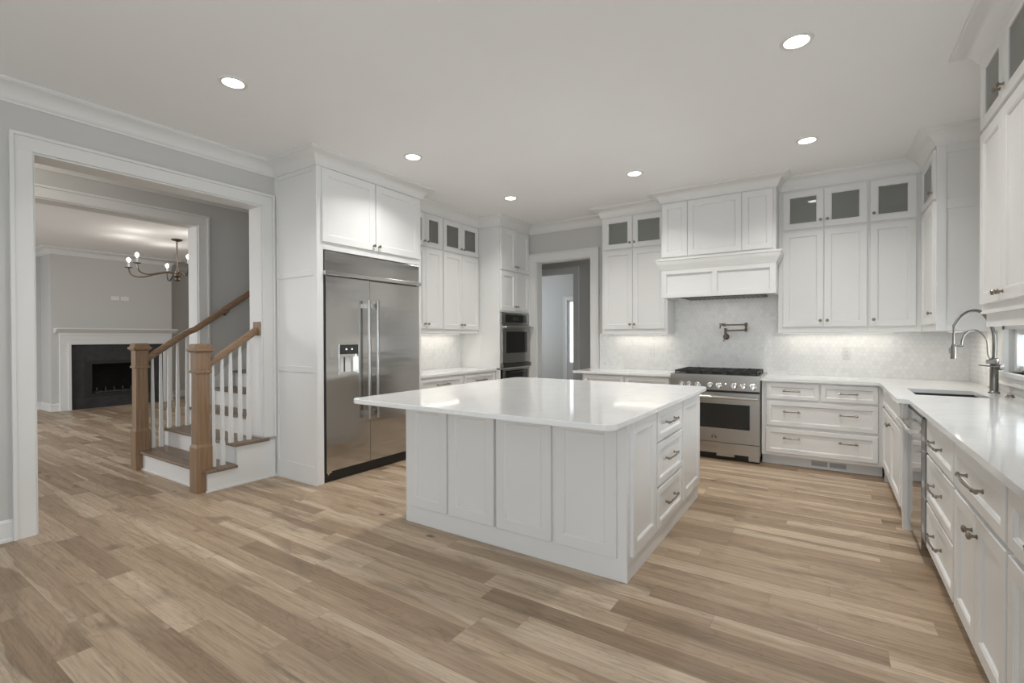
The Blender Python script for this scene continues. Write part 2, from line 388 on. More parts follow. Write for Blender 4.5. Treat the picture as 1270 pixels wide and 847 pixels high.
w = MB(); w.box(XR, XR+0.16, -3.2, -2.1, 0, CZ); w.box(XR, XR+0.16, -2.1, 0.6, 2.6, CZ); w.box(XR, XR+0.16, -2.1, 0.6, 0, 0.08); w.box(XR, XR+0.16, 0.6, WY0, 0, CZ); w.box(XR, XR+0.16, WY1, YB+0.14, 0, CZ); w.box(XR, XR+0.16, WY0, WY1, 0, WZ0); w.box(XR, XR+0.16, WY0, WY1, WZ1, CZ)
struct('wall_right', w, M['wall'])
w = MB()
edges = [-4.78, -3.85, -2.55, -2.05, -0.75, -0.45, 0.85, 1.31]
for i in range(0, 8, 2): w.box(edges[i], edges[i+1], -3.2, -3.06, 0, CZ)
for i in (1, 3, 5): w.box(edges[i], edges[i+1], -3.2, -3.06, 0, 0.5); w.box(edges[i], edges[i+1], -3.2, -3.06, 2.62, CZ)
struct('wall_rear', w, M['wall'])
# foyer wall with its cased opening to the living room
XF, XG = -6.10, -6.31
w = MB(); w.box(XG, XF, -3.2, -0.2, 0, CZ); w.box(XG, XF, -0.2, 2.66, 2.66, CZ); w.box(XG, XF, 2.66, 6.5, 0, CZ)
struct('wall_foyer', w, M['wall'])
struct('wall_foyer_end', MB().box(XG, XB, -3.3, -3.16, 0, CZ), M['wall'])
struct('wall_stair_end', MB().box(XF, XB, 4.45, 4.55, 0, CZ), M['wall'])
# living room
struct('wall_living_far', MB().box(-12.75, -12.6, -1.6, 8.1, 0, CZ), M['wall'])
w = MB(); w.box(-12.75, -11.0, -1.62, -1.5, 0, CZ); w.box(-7.8, XG, -1.62, -1.5, 0, CZ); w.box(-11.0, -7.8, -1.62, -1.5, 0, 0.5); w.box(-11.0, -7.8, -1.62, -1.5, 2.62, CZ)
struct('wall_living_front', w, M['wall'])
struct('wall_living_back', MB().box(-12.75, XG, 8.0, 8.12, 0, CZ), M['wall'])
w = MB(); w.box(-12.6, -12.0, 2.74, 3.19, 0, CZ); w.box(-12.6, -12.0, 4.33, 4.70, 0, CZ); w.box(-12.6, -12.0, 3.19, 4.33, 0.94, CZ); w.box(-12.6, -12.0, 3.19, 4.33, 0, 0.20)
struct('wall_chimney_breast', w, M['wall'])
# hall behind the cased doorway
w = MB(); w.box(-4.9, -4.86, YB+0.14, 7.9, 0, CZ); struct('wall_hall_left', w, M['wall'])
w = MB(); w.box(-3.86, 1.3, 7.9, 8.04, 0, CZ); w.box(-4.9, -3.86, 7.9, 8.04, 2.52, CZ); struct('wall_hall', w, M['wall'])
w = MB(); w.box(-6.6, -4.80, 9.5, 9.64, 0, CZ); w.box(-4.26, 1.3, 9.5, 9.64, 0, CZ); w.box(-4.80, -4.26, 9.5, 9.64, 0, 0.77); w.box(-4.80, -4.26, 9.5, 9.64, 2.16, CZ)
struct('wall_far', w, M['wall'])
struct('wall_far_right', MB().box(1.18, 1.3, YB+0.14, 9.6, 0, CZ), M['wall'])
struct('wall_far_left', MB().box(-6.7, -6.6, 8.04, 9.6, 0, CZ), M['wall'])
struct('wall_far_front', MB().box(-6.7, -4.86, 7.95, 8.04, 0, CZ), M['wall'])

# crown moulding: one profile swept along a path, mitred, the room on the path's right hand
CROWN = [(0.0, 2.925), (0.012, 2.925), (0.016, 2.938), (0.022, 2.942), (0.030, 2.966), (0.046, 2.992), (0.070, 3.012), (0.100, 3.024), (0.116, 3.028), (0.120, 3.034), (0.130, 3.036), (0.130, CZ), (0.0, CZ)]
def sweep(mb, path, i0, i1, prof=CROWN):
    rs = []
    for i in range(i0, i1+1):
        ns = []
        for a, b in ((i-1, i), (i, i+1)):
            if a < 0 or b >= len(path): continue
            d = (Vector(path[b]) - Vector(path[a])).normalized(); ns.append(Vector((d.y, -d.x)))
        m = ns[0] if len(ns) == 1 else (ns[0]+ns[1])/(1+ns[0].dot(ns[1]))
        p = Vector(path[i]); rs.append([(p.x+m.x*o, p.y+m.y*o, z) for o, z in prof])
    return mb.rings(rs)
YU = 6.02; XUL = -4.24; XFR = -3.89; XT = -3.87; YH = 5.75; XUR = 0.744
KP = [(XW, -3.06), (XW, 2.683), (XFR, 2.683), (XFR, 4.02), (XUL, 4.02), (XUL, 5.557), (XT, 5.557), (XT, YB), (-2.52, YB), (-2.52, YU), (-1.66, YU),
      (-1.66, YH), (-0.465, YH), (-0.465, YU), (XUR, YU), (XUR, 5.28), (XR, 5.28), (XR, 3.845), (XUR, 3.845), (XUR, 2.10), (XR, 2.10), (XR, -3.06)]
struct('trim_1', sweep(MB(), KP, 0, 1), M['trim'], smooth=True)
struct('trim_2', sweep(MB(), KP, 7, 8), M['trim'], smooth=True)
struct('trim_3', sweep(MB(), KP, 16, 17), M['trim'], smooth=True)
struct('trim_4', sweep(MB(), KP, 20, 21), M['trim'], smooth=True)
FP = [(XF, -3.16), (XF, 4.45)]; struct('trim_5', sweep(MB(), FP, 0, 1), M['trim'], smooth=True)   # room on +x
LP = [(-12.6, -1.5), (-12.6, 2.74), (-12.0, 2.74), (-12.0, 4.70), (-12.6, 4.70), (-12.6, 8.0)]
struct('trim_6', sweep(MB(), LP, 0, 5), M['trim'], smooth=True)
struct('trim_7', sweep(MB(), [(-6.6, 9.5), (1.18, 9.5)], 0, 1), M['trim'], smooth=True)
struct('trim_20', sweep(MB(), [(XB, 4.45), (XB, -3.16)], 0, 1), M['trim'], smooth=True)

# casings
def casing(name, ax, face, sgn, a0, a1, top, cw, bottom=(0.0, 0.0), t=0.02, legs=(True, True)):
    """flat casing with a raised back band round an opening a0..a1 in the wall plane normal to axis ax (0: x, 1: y)"""
    mb = MB()
    def b(u0, u1, z0, z1, tt):
        f0, f1 = sorted((face, face+sgn*tt))
        mb.box(f0, f1, u0, u1, z0, z1) if ax == 0 else mb.box(u0, u1, f0, f1, z0, z1)
    bw = 0.022
    if legs[0]: b(a0-cw+bw, a0, bottom[0], top, t); b(a0-cw, a0-cw+bw, bottom[0], top+cw-bw, t+0.014)
    if legs[1]: b(a1, a1+cw-bw, bottom[1], top, t); b(a1+cw-bw, a1+cw, bottom[1], top+cw-bw, t+0.014)
    b(a0-cw+bw, a1+cw-bw, top, top+cw-bw, t); b(a0-cw, a1+cw, top+cw-bw, top+cw, t+0.014)
    return struct(name, mb, M['trim'], bevel=0.002)
STEP_TOP = 0.388
casing('trim_8', 0, XW, 1, 0.957, 2.56, 2.63, 0.115, bottom=(0.0, STEP_TOP))
casing('trim_9', 0, XB, -1, 0.957, 2.56, 2.63, 0.115, bottom=(0.0, 0.40))
casing('trim_10', 0, XF, 1, -0.2, 2.66, 2.66, 0.115)
casing('trim_11', 1, YB, -1, -3.735, -2.835, 2.50, 0.125)
casing('trim_12', 1, 7.9, -1, -4.86, -3.86, 2.52, 0.11, legs=(False, True))
casing('trim_13', 1, 9.5, -1, -4.80, -4.26, 2.16, 0.085)
# jamb liners
j = MB(); j.box(XB, XW, 2.548, 2.56, 0.40, 2.63); j.box(XB, XW, 0.957, 0.969, 0, 2.63); j.box(XB, XW, 0.969, 2.548, 2.618, 2.63); struct('trim_14', j, M['trim'])
j = MB(); j.box(XG, XF, 2.648, 2.66, 0, 2.66); j.box(XG, XF, -0.2, 2.648, 2.648, 2.66); struct('trim_15', j, M['trim'])
j = MB(); j.box(-3.735, -3.722, YB, YB+0.14, 0, 2.5); j.box(-2.848, -2.835, YB, YB+0.14, 0, 2.5); j.box(-3.722, -2.848, YB, YB+0.14, 2.487, 2.5); struct('trim_16', j, M['trim'])
# baseboards
BB = [(0.0, 0.0), (0.022, 0.0), (0.022, 0.018), (0.015, 0.024), (0.015, 0.128), (0.010, 0.140), (0.006, 0.146), (0.0, 0.146)]
struct('baseboard_left', sweep(MB(), [(XW, -3.06), (XW, 0.842)], 0, 1, BB), M['trim'])
struct('baseboard_living', sweep(MB(), [(-12.6, -1.5), (-12.6, 2.74), (-12.0, 2.74), (-12.0, 2.845)], 0, 3, BB), M['trim'])
struct('baseboard_living_right', sweep(MB(), [(-12.0, 4.655), (-12.0, 4.70), (-12.6, 4.70), (-12.6, 8.0)], 0, 3, BB), M['trim'])
struct('baseboard_hall', sweep(MB(), [(-3.75, 7.9), (1.18, 7.9)], 0, 1, BB), M['trim'])
struct('baseboard_far', sweep(MB(), [(-6.6, 9.5), (1.18, 9.5)], 0, 1, BB), M['trim'])

# backsplash tile
s = MB(); s.box(-2.70, -1.532, YB-0.010, YB, 0.915, 1.40); s.box(-0.60, XR, YB-0.010, YB, 0.915, 1.40); s.box(-1.532, -0.60, YB-0.010, YB, 0.85, 1.40); s.box(-1.66, -0.465, YB-0.010, YB, 1.40, 1.86)
struct('wall_backsplash', s, M['tile_x'])
struct('wall_backsplash_right', MB().box(XR-0.010, XR, 5.66, YB-0.010, 0.915, 1.40), M['tile_y'])
struct('wall_backsplash_left', MB().box(XW, XW+0.010, 4.02, 5.557, 0.915, 1.42), M['tile_y'])

# window over the sink: a low band of casements under the wall cabinets
t = MB()
t.box(XR-0.030, XR, WY1, WY1+0.10, WZ0, 1.40); t.box(XR-0.014, XR, WY1+0.10, WY1+0.24, WZ0, 1.40); t.box(XR-0.036, XR, WY1+0.24, WY1+0.30, 0.93, 1.40); t.box(XR-0.020, XR, WY1+0.30, WY1+0.49, 0.93, 1.40); t.box(XR-0.02, XR, WY0-0.085, WY0, 0.93, 1.40)
t.box(XR-0.045, XR+0.11, WY0-0.11, WY1+0.24, WZ0-0.03, WZ0)
t.box(XR-0.018, XR, WY0-0.085, WY1+0.24, WZ0-0.10, WZ0-0.03)
struct('trim_17', t, M['trim'], bevel=0.002)
fr = MB()
npan = 4; pw = (WY1-WY0)/npan
for i in range(npan):
    a, b = WY0+i*pw, WY0+(i+1)*pw
    fr.box(XR+0.03, XR+0.12, a, a+0.05, WZ0, WZ1); fr.box(XR+0.03, XR+0.12, b-0.05, b, WZ0, WZ1)
    fr.box(XR+0.05, XR+0.12, a+0.05, b-0.05, WZ0, WZ0+0.05); fr.box(XR+0.05, XR+0.12, a+0.05, b-0.05, WZ1-0.04, WZ1)
wf = struct('window_1', fr, M['trim'], bevel=0.003)
for i in range(npan):
    a, b = WY0+i*pw, WY0+(i+1)*pw
    MB().box(XR+0.09, XR+0.096, a+0.05, b-0.05, WZ0+0.05, WZ1-0.04).build('pane', M['window_glass'], wf)
    k = MB(); k.lathe([(0.014, 0), (0.014, 0.012), (0.009, 0.018)], (XR+0.02, (a+b)/2, WZ0+0.0)); k.tube([(XR+0.02, (a+b)/2, WZ0+0.016), (XR+0.02, (a+b)/2+0.05, WZ0+0.024), (XR+0.02, (a+b)/2+0.085, WZ0+0.016)], 0.006)
    k.build('window_crank', M['nickel'], wf, smooth=True)
# hall window
fr = MB(); fr.box(-4.80, -4.785, 9.53, 9.60, 0.77, 2.16); fr.box(-4.275, -4.26, 9.53, 9.60, 0.77, 2.16); fr.box(-4.785, -4.275, 9.53, 9.60, 0.77, 0.80); fr.box(-4.785, -4.275, 9.53, 9.60, 2.13, 2.16)
wf = struct('window_2', fr, M['trim'])
MB().box(-4.785, -4.275, 9.56, 9.566, 0.80, 2.13).build('pane', M['window_glass'], wf)
# unseen windows added behind the camera for the fill light
for i, (a, b) in enumerate(((-3.85, -2.55), (-2.05, -0.75), (-0.45, 0.85))):
    fr = MB(); fr.box(a, a+0.06, -3.16, -3.09, 0.5, 2.62); fr.box(b-0.06, b, -3.16, -3.09, 0.5, 2.62); fr.box(a+0.06, b-0.06, -3.16, -3.09, 0.5, 0.57); fr.box(a+0.06, b-0.06, -3.16, -3.09, 2.55, 2.62); fr.box(a+0.06, b-0.06, -3.15, -3.10, 1.53, 1.58)
    wf = struct('window_%d' % (3+i), fr, M['trim'])
    MB().box(a+0.06, b-0.06, -3.135, -3.13, 0.57, 2.55).build('pane', M['window_glass'], wf)
    casing('trim_%d' % (30+i), 1, -3.06, 1, a, b, 2.62, 0.1, bottom=(0.5, 1.0))

gd = MB(); gd.box(XR+0.04, XR+0.10, -2.1, -2.0, 0.08, 2.6); gd.box(XR+0.04, XR+0.10, 0.5, 0.6, 0.08, 2.6); gd.box(XR+0.04, XR+0.10, -0.82, -0.68, 0.08, 2.6)
for a, b in ((-2.0, -0.82), (-0.68, 0.5)): gd.box(XR+0.04, XR+0.10, a, b, 0.08, 0.28); gd.box(XR+0.04, XR+0.10, a, b, 2.48, 2.6)
gd = struct('door_1', gd, M['trim'])
for a, b in ((-2.0, -0.82), (-0.68, 0.5)): MB().box(XR+0.066, XR+0.072, a, b, 0.28, 2.48).build('pane', M['window_glass'], gd)
# ------------------------------------------------------------------ cabinet hardware and fronts (local frame: x right, front towards -y)
def knob(parent, x, z, y=-0.02, name='knob'):
    k = MB(); k.lathe([(0.009, 0), (0.009, 0.003), (0.0055, 0.006), (0.0055, 0.016), (0.013, 0.020), (0.0155, 0.026), (0.013, 0.031), (0.006, 0.0335)], (x, y, z), (0, -1, 0), 16)
    return k.build(name, M['pewter'], parent, smooth=True)
def pull(parent, x, z, ln=0.16, y=-0.02, r=0.0052):
    k = MB(); h = ln/2; n = 12
    pts = []; rad = []
    for i in range(n+1):
        u = i/n*2-1; pts.append((x+u*h, y-0.026-0.010*(1-u*u), z)); rad.append(r*(1.5 if abs(u) > 0.97 else 1.15 if abs(u) > 0.8 else 0.9 + 0.35*(1-abs(u))))
    k.tube(pts, rad, 10)
    for sx in (-1, 1):
        px = x+sx*h*0.82
        k.lathe([(0.010, 0), (0.010, 0.003), (0.006, 0.007), (0.005, 0.026), (0.0078, 0.029), (0.0078, 0.034), (0.003, 0.038)], (px, y, z), (0, -1, 0), 12)
    return k.build('pull', M['pewter'], parent, smooth=True)
def front(parent, x0, x1, z0, z1, name='door', y=0.0, fr=0.058, kn=None, pl=None, glazed=False):
    d = MB().door(x0, x1, z0, z1, y, 0.02, fr, glazed=glazed).build(name, M['cab'], parent)
    if glazed: MB().box(x0+fr+0.006, x1-fr-0.006, y-0.010, y-0.006, z0+fr+0.006, z1-fr-0.006).build('pane', M['glass'], d)
    if kn: knob(d, kn[0], kn[1], y-0.02)
    if pl:
        for (px, pz, ln) in (pl if isinstance(pl[0], tuple) else (pl,)): pull(d, px, pz, ln, y-0.02)
    return d
def drawer(parent, x0, x1, z0, z1, pl, fr=0.036, y=0.0): return front(parent, x0, x1, z0, z1, 'drawer', y, fr, pl=pl)

def base_body(parent, w, depth=0.60, top=0.884, kick=True, kick_in=0.075, name='body'):
    MB().box(0, w, 0, depth, 0.105 if kick else 0.0, top).build(name, M['cab'], parent, bevel=0.0015)
    if kick: return MB().box(0.0, w, kick_in, kick_in+0.018, 0.0, 0.105).build('toe_kick', M['cab'], parent)
def upper_body(parent, w, depth, z0, zg, z1, gl):
    """carcass: closed lower part and an open, hollow top part behind the glass doors"""
    b = MB(); b.box(0, w, 0, depth, z0, zg)
    st = 0.018
    b.box(0, st, 0, depth, zg, z1); b.box(w-st, w, 0, depth, zg, z1); b.box(st, w-st, 0, depth, z1-st, z1); b.box(st, w-st, depth-st, depth, zg, z1-st)
    e = 0.042; x = st; ga, gb = gl[0][2]+e, gl[0][3]-e          # face frame round the glazed openings
    b.box(st, w-st, 0, 0.018, zg, ga); b.box(st, w-st, 0, 0.018, gb, z1-st)
    for a, c, _, _ in gl: b.box(x, a+e, 0, 0.018, ga, gb); x = c-e
    b.box(x, w-st, 0, 0.018, ga, gb)
    return b.build('body', M['cab'], parent)
ZU0, ZD0, ZD1, ZG0, ZG1, ZT = 1.395, 1.455, 2.478, 2.500, 2.905, 2.93

def crown_part(parent, i0, i1):
    o = sweep(MB(), KP, i0, i1).build('crown_moulding', M['cab'], None, smooth=True)
    o.parent = parent; o.matrix_parent_inverse = (Matrix.Translation(parent.location) @ parent.rotation_euler.to_matrix().to_4x4()).inverted()
    return o
def frieze(parent, w, depth, z0=ZT, name='frieze'):
    return MB().box(0, w, 0, depth, z0, CZ-0.002).build(name, M['cab'], parent)

# ================================================================== left wall: refrigerator cabinet and refrigerator
fc = thing('refrigerator_cabinet', 'tall white cabinet surround with two doors above the steel refrigerator', 'cabinet', (XFR, 2.683, 0), EAST)
W_ = 1.337; D_ = XFR-XW
p = MB()      # near side panel with three recessed fields (faces the camera)
def panel_side(x_back, x_front, y0, z_list, th, inset):   # in local frame: panel lies at local x 0..th, its face looks to local -x
    mb = MB(); mb.box(inset, th, x_front, x_back, 0, ZT)
    st = 0.055
    mb.box(0, inset, x_front, x_front+st, 0, ZT); mb.box(0, inset, x_back-st, x_back, 0, ZT)
    for z0, z1 in z_list: mb.box(0, inset, x_front+st, x_back-st, z0, z1)
    return mb
panel_side(D_, 0.0, 0, [(0, 0.165), (1.03, 1.085), (1.925, 1.98), (2.885, ZT)], 0.068, 0.008).build('side_panel', M['cab'], fc, bevel=0.003)
MB().box(W_-0.03, W_, 0.0, D_, 0, ZT).build('side_panel', M['cab'], fc, bevel=0.0015)
b = MB(); b.box(0.068, W_-0.03, 0, D_, 2.172, 2.235); b.box(0.068, W_-0.03, 0.0, D_, 2.235, ZT); b.build('upper_box', M['cab'], fc)
frieze(fc, W_, D_)
front(fc, 0.050, 0.668, 2.238, 2.915, kn=(0.638, 2.285), fr=0.066)
front(fc, 0.676, 1.300, 2.238, 2.915, kn=(0.706, 2.285), fr=0.066)
MB().prism([(0, 0), (0.016, 0), (0.016, 0.006), (0.008, 0.016), (0, 0.018)], 1, 0.0, D_).build('shoe_moulding', M['cab'], fc).location = (-0.016, 0, 0)
crown_part(fc, 1, 4)

rf = thing('refrigerator', 'large stainless steel side-by-side refrigerator with ice dispenser', 'refrigerator', (XFR, 2.757, 0), EAST)
RW = 1.228
MB().box(0.004, RW-0.004, 0.03, 0.64, 0.10, 2.165).build('body', M['steel_dark'], rf)
SPL = 0.524
def steel_door(x0, x1, hole=None):
    mb = MB(); z0, z1 = 0.105, 1.925; y0, y1 = -0.008, 0.03
    if not hole: mb.box(x0, x1, y0, y1, z0, z1)
    else:
        a, b_, c, d = hole
        mb.box(x0, a, y0, y1, z0, z1); mb.box(b_, x1, y0, y1, z0, z1); mb.box(a, b_, y0, y1, z0, c); mb.box(a, b_, y0, y1, d, z1)
    return mb
hole = (0.153, 0.382, 1.000, 1.292)
dl = steel_door(0.012, SPL-0.002, hole).build('door', M['steel'], rf)
dr = steel_door(SPL+0.002, RW-0.006).build('door', M['steel'], rf, bevel=0.004)
dr['label'] = 'right steel refrigerator door'; dl['label'] = 'left steel refrigerator door with the dispenser'
for dd, x in ((dl, SPL-0.062), (dr, SPL+0.045)):
    k = MB(); k.tube([(x, -0.072, 0.545), (x, -0.072, 1.725)], 0.0165, 18)
    for z in (0.60, 1.67): k.box(x-0.010, x+0.010, -0.072, -0.008, z-0.022, z+0.022)
    k.build('handle', M['steel_soft'], dd, smooth=True)
ds = MB(); a, b_, c, d = hole
ds.box(a, b_, 0.028, 0.03, c, d)
ds.box(a, a+0.006, -0.012, 0.028, c, d); ds.box(b_-0.006, b_, -0.012, 0.028, c, d); ds.box(a+0.006, b_-0.006, -0.012, 0.028, c, c+0.008); ds.box(a+0.006, b_-0.006, -0.012, 0.028, d-0.006, d)
o = ds.build('dispenser_frame', M['steel_bright'], dl, bevel=0.001)
MB().box(a+0.006, b_-0.006, -0.010, 0.02, 1.195, d-0.006).build('dispenser_panel', M['black_glass'], dl)
MB().box(a+0.006, b_-0.05, -0.014, 0.022, 1.168, 1.195).build('dispenser_hood', M['steel_bright'], dl)
MB().box(a+0.006, b_-0.006, 0.0, 0.025, c+0.008, c+0.022).build('drip_tray', M['steel_bright'], dl)
for x0, x1 in ((0.02, 0.062), (0.082, 0.145)): MB().box(a+x0, a+x1, 0.004, 0.02, c+0.022, 1.168).build('dispenser_paddle', M['plastic'], dl, bevel=0.002)
MB().box(a+0.062, a+0.082, 0.012, 0.024, c+0.03, 1.168).build('dispenser_slot', M['black'], dl)
for x in (a+0.082, a+0.148): MB().lathe([(0.008, 0), (0.008, 0.001)], (x, -0.010, 1.243), (0, -1, 0), 12).build('display_light', M['dot'], dl)
MB().box(0.006, RW-0.002, -0.004, 0.03, 1.978, 2.160).build('grille', M['steel'], rf, bevel=0.002)
MB().box(-0.004, RW+0.010, -0.030, 0.03, 1.936, 1.974).build('trim_bar', M['steel_bright'], rf, bevel=0.003)
MB().box(0.0, 0.012, 0.0, 0.03, 0.08, 2.16).build('gasket', M['black'], rf)
MB().box(0.004, RW-0.004, 0.028, 0.06, 0.0, 0.10).build('kick_plate', M['black'], rf)
k = MB(); k.box(0.02, 0.075, 0.0, 0.03, 0.088, 0.102); k.lathe([(0.012, 0), (0.012, 0.018)], (0.03, 0.012, 0.08), (1, 0, 0), 12); k.build('hinge', M['steel_bright'], rf)

# ------------------------------------------------------------------ left base run, worktop, wall cabinets, oven tower
XLB = -3.945
for i, (y0, w_, lab) in enumerate(((4.022, 0.803, 'white base cabinet beside the refrigerator, mostly behind the island'), (4.827, 0.728, 'white base cabinet beside the wall oven tower'))):
    c = thing('base_cabinet', lab, 'cabinet', (XLB, y0, 0), EAST, 'base cabinets on the left wall')
    base_body(c, w_, 0.60)
    drawer(c, 0.025, w_-0.02, 0.69, 0.862, (w_/2, 0.782, 0.23))
    front(c, 0.025, w_/2-0.003, 0.125, 0.668, kn=(w_/2-0.035, 0.62)); front(c, w_/2+0.003, w_-0.02, 0.125, 0.668, kn=(w_/2+0.035, 0.62))
tag(MB().box(XW+0.011, XLB+0.03, 4.022, 5.555, 0.885, 0.915).build('countertop', M['quartz'], None, bevel=0.002), 'white quartz countertop between refrigerator and wall oven', 'countertop')
for i, (y0, w_, sp, lab) in enumerate(((4.125, 0.648, 4.452, 'white wall cabinet with glass top doors next to the refrigerator'), (4.777, 0.778, 5.165, 'white wall cabinet with glass top doors next to the oven tower'))):
    c = thing('wall_cabinet', lab, 'cabinet', (XUL, y0, 0), EAST, 'wall cabinets on the left wall')
    dep = XUL-XW-0.003
    s_ = sp-y0; m_ = 0.014
    upper_body(c, w_, dep, 1.41, 2.49, ZT, [(m_, s_-0.002, 2.5, 2.912), (s_+0.002, w_-m_, 2.5, 2.912)])
    frieze(c, w_, dep)
    m_ = 0.014
    front(c, m_, s_-0.002, 1.465, 2.478, kn=(s_-0.032, 1.525)); front(c, s_+0.002, w_-m_, 1.465, 2.478, kn=(s_+0.032, 1.525))
    front(c, m_, s_-0.002, 2.500, 2.912, kn=(s_-0.032, 2.56), glazed=True); front(c, s_+0.002, w_-m_, 2.500, 2.912, kn=(s_+0.032, 2.56), glazed=True)
    if i == 1: crown_part(c, 4, 5)
MBf = MB().box(XW, XUL, 4.021, 4.124, 1.41, CZ-0.002)
tag(MBf.build('filler_panel', M['cab']), 'narrow white filler between refrigerator cabinet and wall cabinet', 'panel')

ot = thing('oven_tower', 'tall white oven tower cabinet left of the doorway', 'cabinet', (XT, 5.558, 0), EAST)
TW = 0.80; TD = XT-XW
b = MB(); b.box(0, TW, 0, TD, 0.10, 0.70); b.box(0, TW, 0, TD, 0.895, 0.915); b.box(0, TW, 0, TD, 1.712, ZT); b.box(0, 0.022, 0, TD, 0.70, 1.712); b.box(TW-0.022, TW, 0, TD, 0.70, 1.712); b.box(0.022, TW-0.022, TD-0.02, TD, 0.70, 1.712)
b.build('body', M['cab'], ot)
MB().box(0, TW, 0.07, 0.09, 0, 0.10).build('toe_kick', M['cab'], ot)
frieze(ot, TW, TD)
for z0, z1, kz in ((2.318, 2.905, 2.385), (1.735, 2.296, 1.80)):
    front(ot, 0.028, 0.398, z0, z1, kn=(0.368, kz)); front(ot, 0.402, 0.772, z0, z1, kn=(0.432, kz))
drawer(ot, 0.028, 0.772, 0.13, 0.66, (0.40, 0.40, 0.25))
crown_part(ot, 5, 7)

wo = thing('wall_oven', 'stainless steel wall oven with black glass window set in the tower', 'oven', (XT, 5.582, 0), EAST)
OW = 0.752
MB().box(0.003, OW-0.003, 0.0, 0.55, 0.925, 1.702).build('body', M['steel_dark'], wo)
f_ = MB(); f_.box(0, OW, -0.022, 0, 1.545, 1.705); f_.build('control_panel', M['steel_soft'], wo, bevel=0.002)
MB().box(0.095, OW-0.09, -0.024, -0.022, 1.567, 1.682).build('control_glass', M['black_glass'], wo)
k = MB(); k.box(0.29, 0.44, -0.0245, -0.024, 1.60, 1.645); k.build('display', M['steel_dark'], wo)
od = MB().box(0, OW, -0.035, 0, 0.985, 1.538).build('door', M['steel_soft'], wo, bevel=0.003)
MB().box(0.092, OW-0.092, -0.037, -0.035, 1.128, 1.438).build('window', M['black_glass'], od)
k = MB(); k.tube([(0.012, -0.088, 1.502), (OW-0.012, -0.088, 1.502)], 0.0155, 16)
for x in (0.04, OW-0.04): k.box(x-0.014, x+0.014, -0.088, -0.035, 1.492, 1.512)
k.build('handle', M['steel_bright'], od, smooth=True)
k = MB(); k.box(0.355, 0.397, -0.0365, -0.035, 1.066, 1.074); k.box(0.372, 0.380, -0.0365, -0.035, 1.034, 1.066); k.box(0.364, 0.388, -0.0365, -0.035, 1.052, 1.058); k.build('emblem', M['steel_bright'], od)
MB().box(0, OW, -0.05, 0, 0.922, 0.976).build('vent_trim', M['steel_dark'], wo, bevel=0.003)
wd = thing('warming_drawer', 'black fronted built-in appliance drawer under the wall oven', 'drawer', (XT, 5.63, 0), EAST)
b = MB(); b.box(0.0, 0.70, -0.016, 0, 0.705, 0.892); b.build('frame', M['steel_soft'], wd, bevel=0.002)
MB().box(0.003, 0.697, 0.001, 0.5, 0.706, 0.89).build('body', M['steel_dark'], wd)
MB().box(0.062, 0.655, -0.020, -0.016, 0.73, 0.874).build('panel', M['black_glass'], wd)
MB().box(0.15, 0.60, -0.022, -0.020, 0.838, 0.852).build('display', M['steel_dark'], wd)

# ================================================================== back wall: left of the range
YF = 5.74
c = thing('base_cabinet', 'white base cabinet left of the range, behind the island', 'cabinet', (-2.68, YF, 0), FRONT)
base_body(c, 1.142, 0.605)
drawer(c, 0.025, 0.56, 0.70, 0.862, (0.29, 0.785, 0.18)); drawer(c, 0.58, 1.118, 0.70, 0.862, (0.85, 0.785, 0.18))
front(c, 0.025, 0.56, 0.125, 0.68, kn=(0.525, 0.63)); front(c, 0.58, 1.118, 0.125, 0.68, kn=(0.615, 0.63))
tag(MB().box(-2.80, -1.534, YF-0.04, YB-0.011, 0.885, 0.915).build('countertop', M['quartz'], None, bevel=0.002), 'short white quartz countertop left of the range', 'countertop')
c = thing('wall_cabinet', 'white wall cabinet with glass top doors left of the range hood', 'cabinet', (-2.52, YU, 0), FRONT)
w_ = 0.858; dep = YB-YU-0.003
s_ = 0.418
upper_body(c, w_, dep, ZU0, 2.49, ZT, [(0.028, s_-0.002, ZG0, ZG1), (s_+0.002, w_-0.030, ZG0, ZG1)]); frieze(c, w_, dep)
front(c, 0.028, s_-0.002, ZD0, ZD1, kn=(s_-0.030, 1.515)); front(c, s_+0.002, w_-0.030, ZD0, ZD1, kn=(s_+0.030, 1.515))
front(c, 0.028, s_-0.002, ZG0, ZG1, kn=(s_-0.030, 2.565), glazed=True); front(c, s_+0.002, w_-0.030, ZG0, ZG1, kn=(s_+0.030, 2.565), glazed=True)
crown_part(c, 8, 10)

# range hood
hd = thing('range_hood', 'white panelled range hood over the steel range', 'range hood', (-1.66, YH, 0), FRONT)
HW = 1.195; HD = YB-YH-0.012
b = MB(); b.box(0, HW, 0, HD, 2.265, ZT); b.build('upper_box', M['cab'], hd, bevel=0.002)
frieze(hd, HW, HD)
for x0, x1 in ((0.012, 0.298), (0.302, 0.868), (0.872, 1.170)):
    front(hd, x0, x1, 2.285, 2.912, name='panel', fr=0.058)
# moulded ledge: sweeps round the front and both sides
LED = [(0.0, 2.135), (0.006, 2.135), (0.010, 2.15), (0.030, 2.185), (0.044, 2.215), (0.048, 2.238), (0.056, 2.242), (0.056, 2.264), (0.0, 2.264)]
lp = [(0, HD), (0, 0), (HW, 0), (HW, HD)]
mb = MB(); sweep(mb, lp, 0, 3, LED); mb.build('ledge_moulding', M['cab'], hd, smooth=True)
b = MB(); b.box(0, HW, 0.022, HD, 1.83, 2.265)
b.build('lower_box', M['cab'], hd)
f = MB()
for x0, x1, z0, z1 in ((0, 0.06, 1.81, 2.14), (0.56, 0.615, 1.81, 2.14), (HW-0.06, HW, 1.81, 2.14), (0.06, 0.56, 2.085, 2.14), (0.615, HW-0.06, 2.085, 2.14), (0.06, 0.56, 1.81, 1.865), (0.615, HW-0.06, 1.81, 1.865)):
    f.box(x0, x1, 0.0, 0.022, z0, z1)
